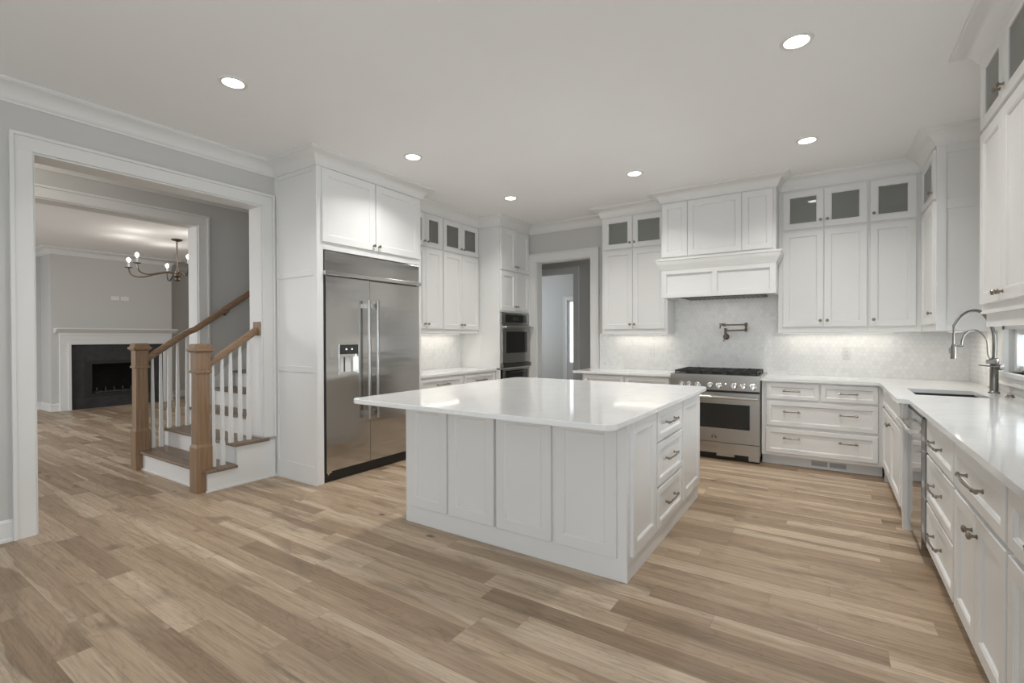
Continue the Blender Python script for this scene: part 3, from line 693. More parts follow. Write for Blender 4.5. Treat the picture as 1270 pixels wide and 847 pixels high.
f.box(0, 0.022, 0.022, HD, 1.81, 1.83); f.box(HW-0.022, HW, 0.022, HD, 1.81, 1.83)
f.build('lower_frame', M['cab'], hd, bevel=0.002)
b = MB(); b.box(0.21, 1.07, 0.035, 0.50, 1.806, 1.829); b.build('vent_insert', M['black'], hd)
k = MB()
for i in range(17):
    x = 0.23+i*0.049; k.box(x, x+0.022, 0.045, 0.47, 1.80, 1.806)
k.build('baffle_filter', M['steel_dark'], hd)
d = bpy.data.lights.new('hood_fill', 'AREA'); d.shape = 'RECTANGLE'; d.size = 0.7; d.size_y = 0.2; d.energy = 0.8; d.color = (1, 0.97, 0.92)  # weak lamp added to brighten the tile below; no lit hood lamp is seen
lo = bpy.data.objects.new('hood_fill', d); COL.objects.link(lo); lo.parent = hd; lo.location = (0.64, 0.25, 1.795)
crown_part(hd, 10, 13)

# range
rg = thing('range', 'stainless steel gas range with black oven window under the hood', 'range', (-1.531, 5.665, 0), FRONT)
GW = 0.928
MB().box(0.002, GW-0.002, 0.03, 0.665, 0.075, 0.905).build('body', M['steel_soft'], rg)
MB().prism([(-0.004, 0.765), (0.03, 0.765), (0.03, 0.915), (-0.004, 0.915)], 0, 0, GW).build('control_panel', M['steel_soft'], rg, bevel=0.002)
MB().box(0, GW, -0.004, 0.68, 0.912, 0.932).build('cooktop', M['steel_soft'], rg, bevel=0.002)
MB().box(0.03, GW-0.03, 0.06, 0.65, 0.932, 0.936).build('burner_pan', M['black'], rg)
for gx in (0.035, 0.322, 0.609):
    g_ = MB(); gw = 0.284
    for x in (gx, gx+gw-0.014): g_.box(x, x+0.014, 0.06, 0.645, 0.952, 0.972)
    for y in (0.06, 0.20, 0.345, 0.49, 0.631): g_.box(gx, gx+gw, y, y+0.014, 0.952, 0.974)
    g_.box(gx+gw/2-0.007, gx+gw/2+0.007, 0.06, 0.645, 0.954, 0.978)
    for x in (gx, gx+gw-0.014):
        for y in (0.06, 0.345, 0.631): g_.box(x, x+0.014, y, y+0.014, 0.936, 0.952)
    g_.build('grate', M['iron'], rg, bevel=0.002)
for gx in (0.177, 0.464, 0.751):
    for gy in (0.21, 0.49):
        MB().lathe([(0.055, 0.936), (0.055, 0.944), (0.036, 0.946), (0.036, 0.956), (0.0, 0.958)], (gx, gy, 0), (0, 0, 1), 20).build('burner', M['iron'], rg, smooth=True)
for kx in (-1.408, -1.325, -1.235, -1.098, -1.010, -0.853, -0.764, -0.674):
    x = kx+1.531
    k = MB(); k.lathe([(0.034, 0.0), (0.034, 0.006), (0.028, 0.010), (0.026, 0.030), (0.022, 0.034), (0.0, 0.035)], (x, -0.002, 0.812), (0, -1, 0.12), 20)
    k.box(x-0.006, x+0.006, -0.050, -0.034, 0.790, 0.838)
    k.build('knob', M['steel_bright'], rg, smooth=True)
MB().lathe([(0.007, 0), (0.007, 0.003)], (0.593, -0.003, 0.838), (0, -1, 0), 10).build('indicator', M['dot'], rg)
od = MB(); od.box(0.004, GW-0.004, -0.014, 0.03, 0.198, 0.742); od = od.build('oven_door', M['steel_soft'], rg, bevel=0.003)
MB().box(0.102, GW-0.096, -0.016, -0.014, 0.352, 0.618).build('window', M['black_glass'], od)
k = MB(); k.tube([(0.03, -0.062, 0.693), (GW-0.012, -0.062, 0.693)], 0.017, 18)
for x in (0.05, GW-0.032): k.box(x-0.013, x+0.013, -0.062, -0.014, 0.680, 0.706)
k.build('handle', M['steel_bright'], od, smooth=True)
k = MB(); ex, ez = 0.475, 0.258
k.prism([(ex-0.030, ez-0.018), (ex-0.012, ez-0.020), (ex, ez+0.026), (ex+0.012, ez-0.020), (ex+0.030, ez-0.018), (ex+0.022, ez+0.010), (ex+0.012, ez+0.002), (ex, ez+0.034), (ex-0.012, ez+0.002), (ex-0.022, ez+0.010)], 1, -0.0165, -0.014)
k.build('emblem', M['steel_dark'], od)
MB().box(0.004, GW-0.004, 0.0, 0.03, 0.742, 0.765).build('door_gap', M['black'], rg)
b = MB(); b.box(0.004, GW-0.004, -0.012, 0.03, 0.075, 0.192); b.box(0.82, GW-0.004, -0.012, 0.03, 0.022, 0.075); b.box(0.004, 0.112, -0.012, 0.03, 0.022, 0.075); b.box(0.50, 0.68, -0.006, 0.03, 0.045, 0.075)
b.build('lower_panel', M['steel_soft'], rg, bevel=0.002)
MB().box(0.01, GW-0.01, 0.05, 0.6, 0.0, 0.075).build('toe_space', M['black'], rg)

# pot filler
pf = thing('pot_filler', 'bronze folding pot filler tap on the tile above the range', 'tap', (-1.045, YB-0.010, 1.352))
k = MB(); k.lathe([(0.036, 0), (0.036, 0.006), (0.030, 0.012), (0.016, 0.016), (0.016, 0.05)], (0, 0, 0), (0, -1, 0), 20); k.build('wall_flange', M['bronze'], pf, smooth=True)
k = MB(); k.lathe([(0.014, -0.02), (0.014, 0.085), (0.017, 0.09), (0.017, 0.10), (0.010, 0.105)], (0, -0.055, 0), (0, 0, 1), 14); k.tube([(0.0, -0.055, -0.01), (-0.016, -0.06, -0.035), (-0.020, -0.06, -0.062)], 0.005); k.build('valve', M['bronze'], pf, smooth=True)
k = MB(); k.tube([(0, -0.055, 0.075), (0.225, -0.060, 0.078)], 0.0085); k.build('lower_arm', M['bronze'], pf, smooth=True)
k = MB(); k.lathe([(0.012, 0.058), (0.016, 0.062), (0.016, 0.095), (0.011, 0.10), (0.011, 0.12), (0.016, 0.125), (0.016, 0.16), (0.012, 0.166)], (0.225, -0.06, 0), (0, 0, 1), 14); k.build('joint', M['bronze'], pf, smooth=True)
k = MB(); k.tube([(0.225, -0.06, 0.143), (-0.03, -0.085, 0.143), (-0.052, -0.09, 0.138), (-0.056, -0.09, 0.10)], 0.0085); k.lathe([(0.015, 0.125), (0.018, 0.13), (0.018, 0.155), (0.012, 0.16)], (-0.01, -0.083, 0), (0, 0, 1), 14); k.build('upper_arm', M['bronze'], pf, smooth=True)
k = MB(); k.tube([(0.0, -0.083, 0.155), (-0.065, -0.10, 0.156)], 0.006); k.build('lever', M['bronze'], pf, smooth=True)

# ================================================================== back wall: right of the range
c = thing('drawer_cabinet', 'wide white base cabinet of four drawers right of the range', 'cabinet', (-0.595, YF, 0), FRONT)
w_ = 1.028
tk = base_body(c, w_, 0.605)
X = lambda x: x+0.595
drawer(c, X(-0.552), X(-0.080), 0.700, 0.866, (X(-0.318), 0.788, 0.155)); drawer(c, X(-0.064), X(0.395), 0.700, 0.866, (X(0.160), 0.788, 0.155))
drawer(c, X(-0.552), X(0.395), 0.422, 0.676, ((X(-0.318), 0.575, 0.155), (X(0.160), 0.575, 0.155)), fr=0.04)
drawer(c, X(-0.556), X(0.395), 0.138, 0.392, ((X(-0.318), 0.30, 0.155), (X(0.160), 0.30, 0.155)), fr=0.04)
vg = MB(); vx = X(-0.145)
vg.box(vx-0.012, vx+0.31, 0.070, 0.0745, 0.018, 0.088)
vg = vg.build('toe_vent', M['cab'], c)
k = MB()
for x0, x1 in ((vx, vx+0.138), (vx+0.155, vx+0.295)):
    n = 22
    for i in range(n):
        xx = x0+(x1-x0)*i/n; k.box(xx, xx+0.0035, 0.0685, 0.070, 0.028, 0.078)
k.build('vent_grille', M['steel_dark'], vg)
for i, (x0, w_, ds, lab) in enumerate(((-0.463, 0.799, [(-0.419, -0.046, 1), (-0.042, 0.321, -1)], 'white wall cabinet with paired glass top doors right of the range hood'), (0.337, 0.405, [(0.345, 0.703, -1)], 'single door white wall cabinet with glass top in the back right corner'))):
    c = thing('wall_cabinet', lab, 'cabinet', (x0, YU, 0), FRONT, 'wall cabinets right of the hood')
    dep = YB-YU-0.003
    upper_body(c, w_, dep, ZU0, 2.49, ZT, [(a-x0, b_-x0, ZG0, ZG1) for a, b_, _ in ds]); frieze(c, w_, dep)
    for a, b_, sd in ds:
        a -= x0; b_ -= x0; kx = b_-0.028 if sd > 0 else a+0.028
        front(c, a, b_, ZD0, ZD1, kn=(kx, 1.520)); front(c, a, b_, ZG0, ZG1, kn=(kx, 2.575), glazed=True)
    if i == 1: crown_part(c, 13, 14)

# corner wall cabinet on the right wall (faces -X)
c = thing('wall_cabinet', 'white wall cabinet on the right wall between corner and sink window', 'cabinet', (XUR, 6.018, 0), WEST)
w_ = 0.738; dep = XR-XUR-0.012
upper_body(c, w_, dep, ZU0, 2.49, ZT, [(0.115, w_-0.03, ZG0, ZG1)]); frieze(c, w_, dep)
front(c, 0.115, w_-0.03, ZD0, ZD1, kn=(0.678, 1.545)); front(c, 0.115, w_-0.03, ZG0, ZG1, kn=(0.678, 2.56), glazed=True)
sp = MB()
for y0, y1, z0, z1 in ((0.0, 0.062, ZU0, ZT), (dep-0.10, dep, ZU0, ZT), (0.062, dep-0.10, 2.855, ZT), (0.062, dep-0.10, 2.40, 2.475), (0.062, dep-0.10, ZU0, 1.45)):
    sp.box(w_, w_+0.007, y0, y1, z0, z1)
sp.build('end_panel', M['cab'], c, bevel=0.002)
crown_part(c, 14, 16)
# large wall cabinet nearest the camera
c = thing('wall_cabinet', 'large white wall cabinet at the right edge, nearest the camera', 'cabinet', (XUR, 3.845, 0), WEST)
w_ = 1.745
ZB = 1.478
BIG = ((0.045, 0.462), (0.466, 0.883), (0.90, 1.30), (1.304, 1.71))
upper_body(c, w_, dep, ZB, 2.505, ZT, [(a, b_, 2.525, 2.918) for a, b_ in BIG]); frieze(c, w_, dep)
for k_, (a, b_) in enumerate(BIG):
    kx = b_-0.03 if k_ % 2 == 0 else a+0.03
    front(c, a, b_, 1.530, 2.500, kn=(kx, 1.575)); front(c, a, b_, 2.525, 2.918, kn=(kx, 2.605), glazed=True)
MB().box(0.0, w_, 0.020, 0.045, 1.405, ZB).build('light_rail', M['cab'], c)
MB().box(0.0, w_, -0.006, 0.0, ZB, ZB+0.012).build('edge_bead', M['cab'], c)
crown_part(c, 17, 20)

# ------------------------------------------------------------------ right base run
XBF = 0.50
sb = thing('sink_base_cabinet', 'white sink base cabinet with furniture feet in the right corner', 'cabinet', (0.443, 5.735, 0), WEST)
SW = 1.425
MB().box(0, SW, 0, 0.68, 0.12, 0.70).build('body', M['cab'], sb)
MB().box(0, SW, 0, 0.02, 0.70, 0.884).build('top_rail', M['cab'], sb)
MB().box(0, SW-0.07, 0.09, 0.108, 0, 0.12).build('toe_kick', M['cab'], sb)
front(sb, 0.075, 1.35, 0.705, 0.862, name='false_front', fr=0.036)
front(sb, 0.075, 0.71, 0.135, 0.680, kn=(0.675, 0.62)); front(sb, 0.715, 1.35, 0.135, 0.680, kn=(0.750, 0.62))
for x0, d_ in ((0.05, 1), (SW-0.07, -1)):
    k = MB()
    pol = [(0, 0), (0.07, 0), (0.07, 0.12), (0, 0.12)] if x0 < 1 else [(0, 0), (0.07, 0), (0.07, 0.12), (0, 0.12)]
    k.prism([(x0+p_[0], p_[1]) for p_ in pol], 1, -0.004, 0.05)
    ox = x0+0.07 if d_ > 0 else x0
    k.prism([(ox, 0.12), (ox+d_*0.075, 0.12), (ox+d_*0.04, 0.10), (ox+d_*0.015, 0.06), (ox, 0.0)][::d_], 1, -0.004, 0.02)
    k.build('foot', M['cab'], sb)
k = MB(); k.box(SW-0.058, SW, -0.012, 0.0, 0.12, 0.884); k.build('corner_post', M['cab'], sb, bevel=0.002)

dw = thing('dishwasher', 'stainless steel dishwasher with bar handle next to the sink cabinet', 'dishwasher', (0.477, 4.303, 0), WEST)
DWW = 0.60
MB().box(0.006, DWW-0.006, 0.02, 0.57, 0.10, 0.868).build('body', M['steel_dark'], dw)
MB().box(0.006, DWW-0.006, 0.06, 0.09, 0, 0.10).build('kick_plate', M['black'], dw)
dd = MB().box(0.004, DWW-0.004, -0.018, 0.02, 0.085, 0.862).build('door', M['steel_mirror'], dw, bevel=0.003)
MB().box(0.004, DWW-0.004, -0.010, 0.02, 0.862, 0.882).build('control_strip', M['black'], dw)
k = MB(); k.tube([(0.02, -0.068, 0.778), (DWW-0.02, -0.068, 0.778)], 0.0145, 16)
for x in (0.05, DWW-0.05): k.box(x-0.012, x+0.012, -0.068, -0.018, 0.767, 0.789)
k.build('handle', M['steel_bright'], dd, smooth=True)

c = thing('drawer_cabinet', 'white three-drawer base cabinet right of the dishwasher', 'cabinet', (XBF, 3.698, 0), WEST)
base_body(c, 0.742, 0.60); wd_ = 0.742
drawer(c, 0.012, wd_-0.014, 0.672, 0.862, (0.365, 0.772, 0.25), fr=0.042); drawer(c, 0.012, wd_-0.014, 0.392, 0.658, (0.365, 0.535, 0.25), fr=0.042); drawer(c, 0.012, wd_-0.014, 0.118, 0.378, (0.365, 0.26, 0.25), fr=0.042)
c = thing('base_cabinet', 'white base cabinet with one drawer over two doors at right', 'cabinet', (XBF, 2.956, 0), WEST)
wd_ = 0.785; base_body(c, wd_, 0.60)
drawer(c, 0.014, wd_-0.016, 0.672, 0.862, (0.385, 0.772, 0.30), fr=0.046)
front(c, 0.014, 0.383, 0.118, 0.650, kn=(0.345, 0.575)); front(c, 0.387, wd_-0.016, 0.118, 0.650, kn=(0.425, 0.575))
c = thing('base_cabinet', 'white base cabinet cut off by the lower right picture edge', 'cabinet', (XBF, 2.171, 0), WEST)
wd_ = 0.90; base_body(c, wd_, 0.60)
drawer(c, 0.014, wd_-0.016, 0.672, 0.862, (0.45, 0.772, 0.30), fr=0.046)
front(c, 0.014, 0.448, 0.118, 0.650, kn=(0.41, 0.575)); front(c, 0.452, wd_-0.016, 0.118, 0.650, kn=(0.49, 0.575))

# L-shaped worktop with the sink cut-out
SX0, SX1, SY0, SY1 = 0.545, 0.955, 4.66, 5.17
q = MB(); z0, z1 = 0.885, 0.915
xe = XR-0.002
q.box(-0.603, 0.398, YF-0.04, YB-0.011, z0, z1)
q.box(0.398, SX0, 4.262, YB-0.011, z0, z1); q.box(SX0, SX1, SY1, YB-0.011, z0, z1); q.box(SX1, xe-0.009, SY0, YB-0.011, z0, z1)
q.box(SX0, xe-0.009, 4.262, SY0, z0, z1); q.box(0.460, xe, 1.27, 4.262, z0, z1)
tag(q.build('countertop', M['quartz']), 'L-shaped white quartz countertop with the sink, along the right wall', 'countertop')
k = MB(); e = 0.012
k.box(SX0-e, SX0, SY0-e, SY1+e, 0.705, 0.884); k.box(SX1, SX1+e, SY0-e, SY1+e, 0.705, 0.884); k.box(SX0, SX1, SY0-e, SY0, 0.705, 0.884); k.box(SX0, SX1, SY1, SY1+e, 0.705, 0.884); k.box(SX0-e, SX1+e, SY0-e, SY1+e, 0.701, 0.705)
sk = thing('sink', 'dark undermount sink in the right countertop', 'sink', (0, 0, 0))
k.build('basin', M['sink'], sk)
MB().lathe([(0.045, 0.705), (0.045, 0.708), (0.03, 0.709), (0.0, 0.707)], (0.75, 4.92, 0), (0, 0, 1), 20).build('drain', M['nickel'], sk, smooth=True)

# faucet
fa = thing('faucet', 'nickel spring faucet with pull-down spray beside the sink window', 'faucet', (1.055, 5.09, 0.915))
def ctr(pts, n=8):      # Catmull-Rom smoothing
    P = [Vector(p) for p in pts]; P = [2*P[0]-P[1]] + P + [2*P[-1]-P[-2]]; out = []
    for i in range(1, len(P)-2):
        for k in range(n):
            u = k/n; a, b, c_, d = P[i-1], P[i], P[i+1], P[i+2]
            out.append(0.5*((2*b) + (c_-a)*u + (2*a-5*b+4*c_-d)*u*u + (3*b-a-3*c_+d)*u**3))
    return out + [P[-2]]
k = MB(); k.lathe([(0.034, 0), (0.034, 0.008), (0.027, 0.014), (0.025, 0.02), (0.025, 0.222), (0.028, 0.226), (0.028, 0.262), (0.020, 0.268)], (0, 0, 0), (0, 0, 1), 24); k.build('body', M['nickel'], fa, smooth=True)
k = MB(); N = 150; k.tube([(0.0135*math.cos(i*2*PI/10), 0.0135*math.sin(i*2*PI/10), 0.266+i*0.00105) for i in range(N)], 0.0028, 6); k.build('spring', M['nickel'], fa, smooth=True)
hose = ctr([(0, 0, 0.266), (0, 0, 0.42), (-0.02, -0.006, 0.52), (-0.075, -0.03, 0.615), (-0.14, -0.05, 0.628), (-0.205, -0.075, 0.585), (-0.245, -0.09, 0.51)])
k = MB(); k.tube(hose, 0.0115, 12); k.build('hose', M['nickel'], fa, smooth=True)
k = MB(); k.tube([(-0.245, -0.09, 0.515), (-0.247, -0.09, 0.37)], 0.0075, 12); k.lathe([(0.010, 0.0), (0.013, -0.01), (0.016, -0.02), (0.018, -0.10), (0.020, -0.105), (0.018, -0.112)], (-0.247, -0.09, 0.372), (0, 0, 1), 18); k.box(-0.272, -0.262, -0.10, -0.08, 0.30, 0.345); k.build('spray_head', M['nickel'], fa, smooth=True)
k = MB(); k.tube(ctr([(-0.02, -0.008, 0.245), (-0.036, -0.012, 0.30), (-0.045, -0.018, 0.40), (-0.085, -0.035, 0.465), (-0.13, -0.05, 0.48), (-0.175, -0.07, 0.455), (-0.196, -0.078, 0.40), (-0.198, -0.078, 0.365)]), 0.006, 10)
k.tube([(-0.19, -0.075, 0.362), (-0.247, -0.09, 0.362)], 0.008, 10); k.box(-0.045, 0.0, -0.03, 0.01, 0.225, 0.255); k.build('docking_arm', M['nickel'], fa, smooth=True)
k = MB(); k.lathe([(0.022, 0), (0.022, 0.04), (0.018, 0.046)], (0.012, -0.01, 0.200), (0.5, -0.86, 0), 18); k.tube([(0.02, -0.045, 0.200), (-0.10, -0.07, 0.214)], [0.006, 0.004], 10); k.build('lever', M['nickel'], fa, smooth=True)
bt = MB(); bt.lathe([(0.026, 0), (0.026, 0.006), (0.018, 0.010), (0.018, 0.018), (0.0, 0.020)], (1.078, 4.80, 0.915), (0, 0, 1), 20)
tag(bt.build('air_switch', M['nickel'], None, smooth=True), 'small round nickel disposal button on the countertop', 'button')

# ================================================================== island
IX0, IX1, IY0, IY1 = -2.61, -0.92, 2.535, 4.235
isl = thing('kitchen_island', 'large white panelled kitchen island in the middle of the room', 'island', (IX0, IY0, 0), FRONT)
IW = IX1-IX0; ID = IY1-IY0
ib = MB(); gx = -1.793-IX0
ib.box(0.0, gx-0.007, 0.0, 0.03, 0.118, 0.884); ib.box(0.0, IW, 0.0, 0.03, 0.0, 0.118); ib.box(gx+0.007, IW, 0.0, 0.03, 0.118, 0.884); ib.box(0.0, IW, 0.03, ID, 0.0, 0.884)
ib.build('body', M['cab'], isl)
MB().box(-0.0015, IW+0.0015, -0.0015, ID+0.0015, 0.0, 0.118).build('baseboard', M['cab'], isl, bevel=0.003)
XI = lambda x: x-IX0
for a, b_ in ((-2.557, -2.203), (-2.188, -1.802), (-1.784, -1.382), (-1.366, -0.975)):
    front(isl, XI(a), XI(b_), 0.128, 0.880, name='panel', fr=0.066)
def side(parent, y0, y1, z0, z1, name, fr, pl=None):     # a front on the island's right side
    o = MB().door(y0, y1, z0, z1, 0.0, 0.02, fr).build(name, M['cab'], parent)
    o.rotation_euler = (0, 0, EAST); o.location = (IW, -0.0, 0)
    if pl: pull(o, *pl, -0.02)
    return o
YI = lambda y: y-IY0
side(isl, YI(2.585), YI(3.015), 0.128, 0.878, 'door', 0.066)
for z0, z1, pz in ((0.686, 0.878, 0.790), (0.400, 0.672, 0.552), (0.128, 0.386, 0.262)):
    side(isl, YI(3.045), YI(3.655), z0, z1, 'drawer', 0.040, (YI(3.315), pz, 0.24))
side(isl, YI(3.685), YI(4.225), 0.128, 0.878, 'end_panel', 0.066)
# island worktop with rounded corners
TX0, TX1, TY0, TY1, RR = -2.865, -0.880, 2.225, 4.46, 0.085
poly = []
for cx, cy, a0 in ((TX1-RR, TY1-RR, 0), (TX0+RR, TY1-RR, 90), (TX0+RR, TY0+RR, 180), (TX1-RR, TY0+RR, 270)):
    for k in range(9):
        a = math.radians(a0+k*90/8); poly.append((cx+RR*math.cos(a), cy+RR*math.sin(a)))
tag(MB().prism(poly, 2, 0.885, 0.917).build('island_countertop', M['quartz'], None, bevel=0.004), 'big white quartz island top with rounded corners', 'countertop')

# ================================================================== staircase
stp = thing('staircase', 'short flight of oak treads with white risers rising behind the wall', 'staircase', (0, 0, 0))
RISE, RUN, Y1 = 0.192, 0.25, 2.045
SXR, SXL = -4.545, -6.085
for i in range(8):
    y = Y1+RUN*i; z = RISE*(i+1)
    xr = SXR+0.025 if i < 2 else XB-0.005
    ye = y+RUN+0.01 if i != 1 else 2.61
    tb = MB()
    if i == 0:
        tb.box(SXL+0.02, xr, 2.118, y+RUN, z-0.028, z); tb.box(-5.917, -4.704, y-0.03, 2.118, z-0.028, z); tb.box(-4.570, xr, y-0.03, 2.118, z-0.028, z)
    else: tb.box(SXL+0.02, XB-0.005, y-0.03, y+RUN, z-0.028, z)
    if i == 1: tb.box(XB-0.005, xr, y-0.03, 2.545, z-0.028, z); tb.box(XW+0.022, xr, 2.545, 2.60, z-0.028, z)
    tb.build('tread', M['tread'], stp, bevel=0.008)
    rb = MB(); rb.box(SXL+0.03 if i else -5.917, (XW-0.001 if i == 1 else -4.704 if i == 0 else XB-0.006), y, y+0.018, z-RISE, z-0.028); rb.build('riser', M['trim'], stp)
sg = MB(); sg.prism([(2.045, 0), (2.664, 0), (2.664, 2*RISE-0.028), (Y1+RUN, 2*RISE-0.028), (Y1+RUN, RISE-0.028), (2.045, RISE-0.028)], 0, XW+0.0005, SXR)
sg.build('stringer', M['trim'], stp)
MB().prism([(2.03, 0.0), (2.664, 0.0), (2.664, 0.014), (2.03, 0.014)], 0, SXR, SXR+0.012).build('shoe_moulding', M['trim'], stp)
MB().box(SXL+0.1, SXR-0.08, Y1-0.012, Y1, 0, 0.014).build('shoe_moulding', M['trim'], stp)
sk_ = MB(); sl = RISE/RUN
sk_.prism([(2.78, 0), (4.40, 0), (4.40, 0.33+RISE+(4.40-Y1)*sl), (2.78, 0.09+RISE+(2.78-Y1)*sl)], 0, XF+0.002, XF+0.015)
sk_.build('skirt_board', M['trim'], stp)

def newel(parent, x, y):
    n = MB(); n.taper(x, y, [(0.066, 0), (0.066, 0.395), (0.056, 0.420), (0.052, 1.055), (0.052, 1.06)])
    n.taper(x, y, [(0.052, 1.06), (0.058, 1.075), (0.058, 1.235)])
    o = n.build('newel_post', M['oak_z'], parent, bevel=0.003)
    k = MB(); k.taper(x, y, [(0.056, 1.044), (0.066, 1.050), (0.066, 1.064), (0.057, 1.072)]); k.build('collar', M['oak_z'], o)
    k = MB(); k.taper(x, y, [(0.060, 1.225), (0.080, 1.243), (0.080, 1.262), (0.066, 1.270), (0.062, 1.296), (0.05, 1.302)]); k.build('cap', M['oak_x'], o)
    return o
def rail(parent, x, yz):
    sec = [(-0.030, -0.012), (-0.024, -0.030), (0.024, -0.030), (0.030, -0.012), (0.026, 0.018), (0.014, 0.030), (-0.014, 0.030), (-0.026, 0.018)]
    rs = []
    for i, (y, z) in enumerate(yz):
        a = Vector(yz[max(i-1, 0)]); b = Vector(yz[min(i+1, len(yz)-1)]); d = (b-a).normalized(); nrm = Vector((-d.y, d.x))
        rs.append([(x+u, y+nrm.x*v, z+nrm.y*v) for u, v in sec])
    return MB().rings(rs).build('handrail', M['oak_y'], parent, smooth=True)
def baluster(parent, x, y, z0, z1):
    b = MB(); b.taper(x, y, [(0.017, z0), (0.017, z0+0.20), (0.0125, z0+0.235), (0.0145, z0+0.28), (0.0135, z0+0.5), (0.0095, z1)])
    return b.build('baluster', M['trim'], parent, smooth=True)
xr_ = -4.637
bR = thing('balustrade', 'right oak stair railing with white balusters, ending in the door casing', 'stair railing', (0, 0, 0), 0, 'stair balustrades')
newel(bR, xr_, 2.035)
zr = lambda y: 1.118+(y-2.09)*0.70
rail(bR, xr_, [(2.085, zr(2.085)), (2.30, zr(2.30)), (2.536, zr(2.536))])
MB().box(xr_-0.062, xr_+0.058, 2.535, 2.549, 1.375, 1.51).build('rosette', M['oak_z'], bR, bevel=0.004)
for y, st in ((2.135, 1), (2.215, 1), (2.29, 2), (2.375, 2), (2.455, 2)): baluster(bR, xr_, y, RISE*st, zr(y)-0.028)
xl_ = -5.985
bL = thing('balustrade', 'left oak stair railing with white balusters, continuing up the foyer wall', 'stair railing', (0, 0, 0), 0, 'stair balustrades')
newel(bL, xl_, 2.05)
zl = lambda y: 1.125+(y-2.09)*0.735
rail(bL, xl_, [(2.10, zl(2.10)), (2.30, zl(2.30)), (2.47, zl(2.47)), (2.52, 1.432), (2.57, 1.452), (2.62, 1.488), (2.80, 1.62), (3.30, 1.99), (4.0, 2.505)])
for y, st in ((2.160, 1), (2.235, 1), (2.312, 2), (2.395, 2), (2.49, 2)): baluster(bL, xl_, y, RISE*st, zl(y)-0.03)
for y in (2.95, 3.75):
    z = 1.62+(y-2.80)*0.738
    k = MB(); k.tube([(xl_, y, z-0.03), (xl_-0.03, y, z-0.07), (XF+0.004, y, z-0.085)], 0.006); k.lathe([(0.024, 0), (0.02, 0.006)], (XF, y, z-0.085), (1, 0, 0), 14); k.build('rail_bracket', M['pewter'], bL, smooth=True)

# ================================================================== living room: fireplace, chandelier, outlets
fp = thing('fireplace', 'white mantel fireplace with black slate surround in the far living room', 'fireplace', (-12.0, 3.76, 0), EAST)
m_ = MB()
for s_ in (-1, 1):
    a, b_ = sorted((s_*0.755, s_*0.915)); m_.box(a, b_, -0.06, 0.0, 0, 1.24); a, b_ = sorted((s_*0.755, s_*0.80)); m_.box(a, b_, -0.085, -0.06, 0, 1.24)
m_.box(-0.915, 0.915, -0.06, 0, 1.24, 1.46); m_.box(-0.80, 0.80, -0.085, -0.06, 1.24, 1.28); m_.box(-0.915, 0.915, -0.075, -0.06, 1.41, 1.46)
m_.box(-0.915, -0.80, -0.072, -0.06, 1.215, 1.24); m_.box(0.80, 0.915, -0.072, -0.06, 1.215, 1.24); m_.box(-0.79, 0.79, -0.070, -0.06, 1.335, 1.345); m_.build('mantel_surround', M['trim'], fp, bevel=0.003)
MB().prism([(0, 1.46), (-0.08, 1.46), (-0.095, 1.475), (-0.13, 1.50), (-0.15, 1.525), (-0.19, 1.528), (-0.19, 1.555), (0, 1.555)], 0, -0.985, 0.985).build('mantel_shelf', M['trim'], fp, bevel=0.002)
s_ = MB(); s_.box(-0.755, -0.55, -0.03, 0, 0, 1.24); s_.box(0.55, 0.755, -0.03, 0, 0, 1.24); s_.box(-0.55, 0.55, -0.03, 0, 0.925, 1.24); s_.box(-0.55, 0.55, -0.03, 0, 0, 0.215)
s_.build('slate_surround', M['slate'], fp)
fb = MB(); fb.box(-0.56, -0.54, -0.02, 0.45, 0.205, 0.93); fb.box(0.54, 0.56, -0.02, 0.45, 0.205, 0.93); fb.box(-0.54, 0.54, 0.43, 0.45, 0.205, 0.93); fb.box(-0.54, 0.54, -0.02, 0.43, 0.205, 0.22); fb.box(-0.54, 0.54, -0.02, 0.43, 0.915, 0.93)
fb.build('firebox', M['firebrick'], fp)
ff = MB(); ff.box(-0.55, -0.44, -0.036, -0.028, 0.215, 0.925); ff.box(0.44, 0.55, -0.036, -0.028, 0.215, 0.925); ff.box(-0.44, 0.44, -0.036, -0.028, 0.86, 0.925); ff.box(-0.44, 0.44, -0.036, -0.028, 0.215, 0.285)
ff.build('firebox_frame', M['iron'], fp)
gt = MB(); gt.box(-0.38, 0.38, 0.05, 0.07, 0.29, 0.31); gt.box(-0.38, 0.38, 0.25, 0.27, 0.29, 0.31)
for i in range(6):
    x = -0.35+i*0.14; gt.box(x-0.008, x+0.008, 0.04, 0.28, 0.305, 0.32); gt.box(x-0.008, x+0.008, 0.04, 0.056, 0.22, 0.39)
gt.build('fire_grate', M['steel_dark'], fp)

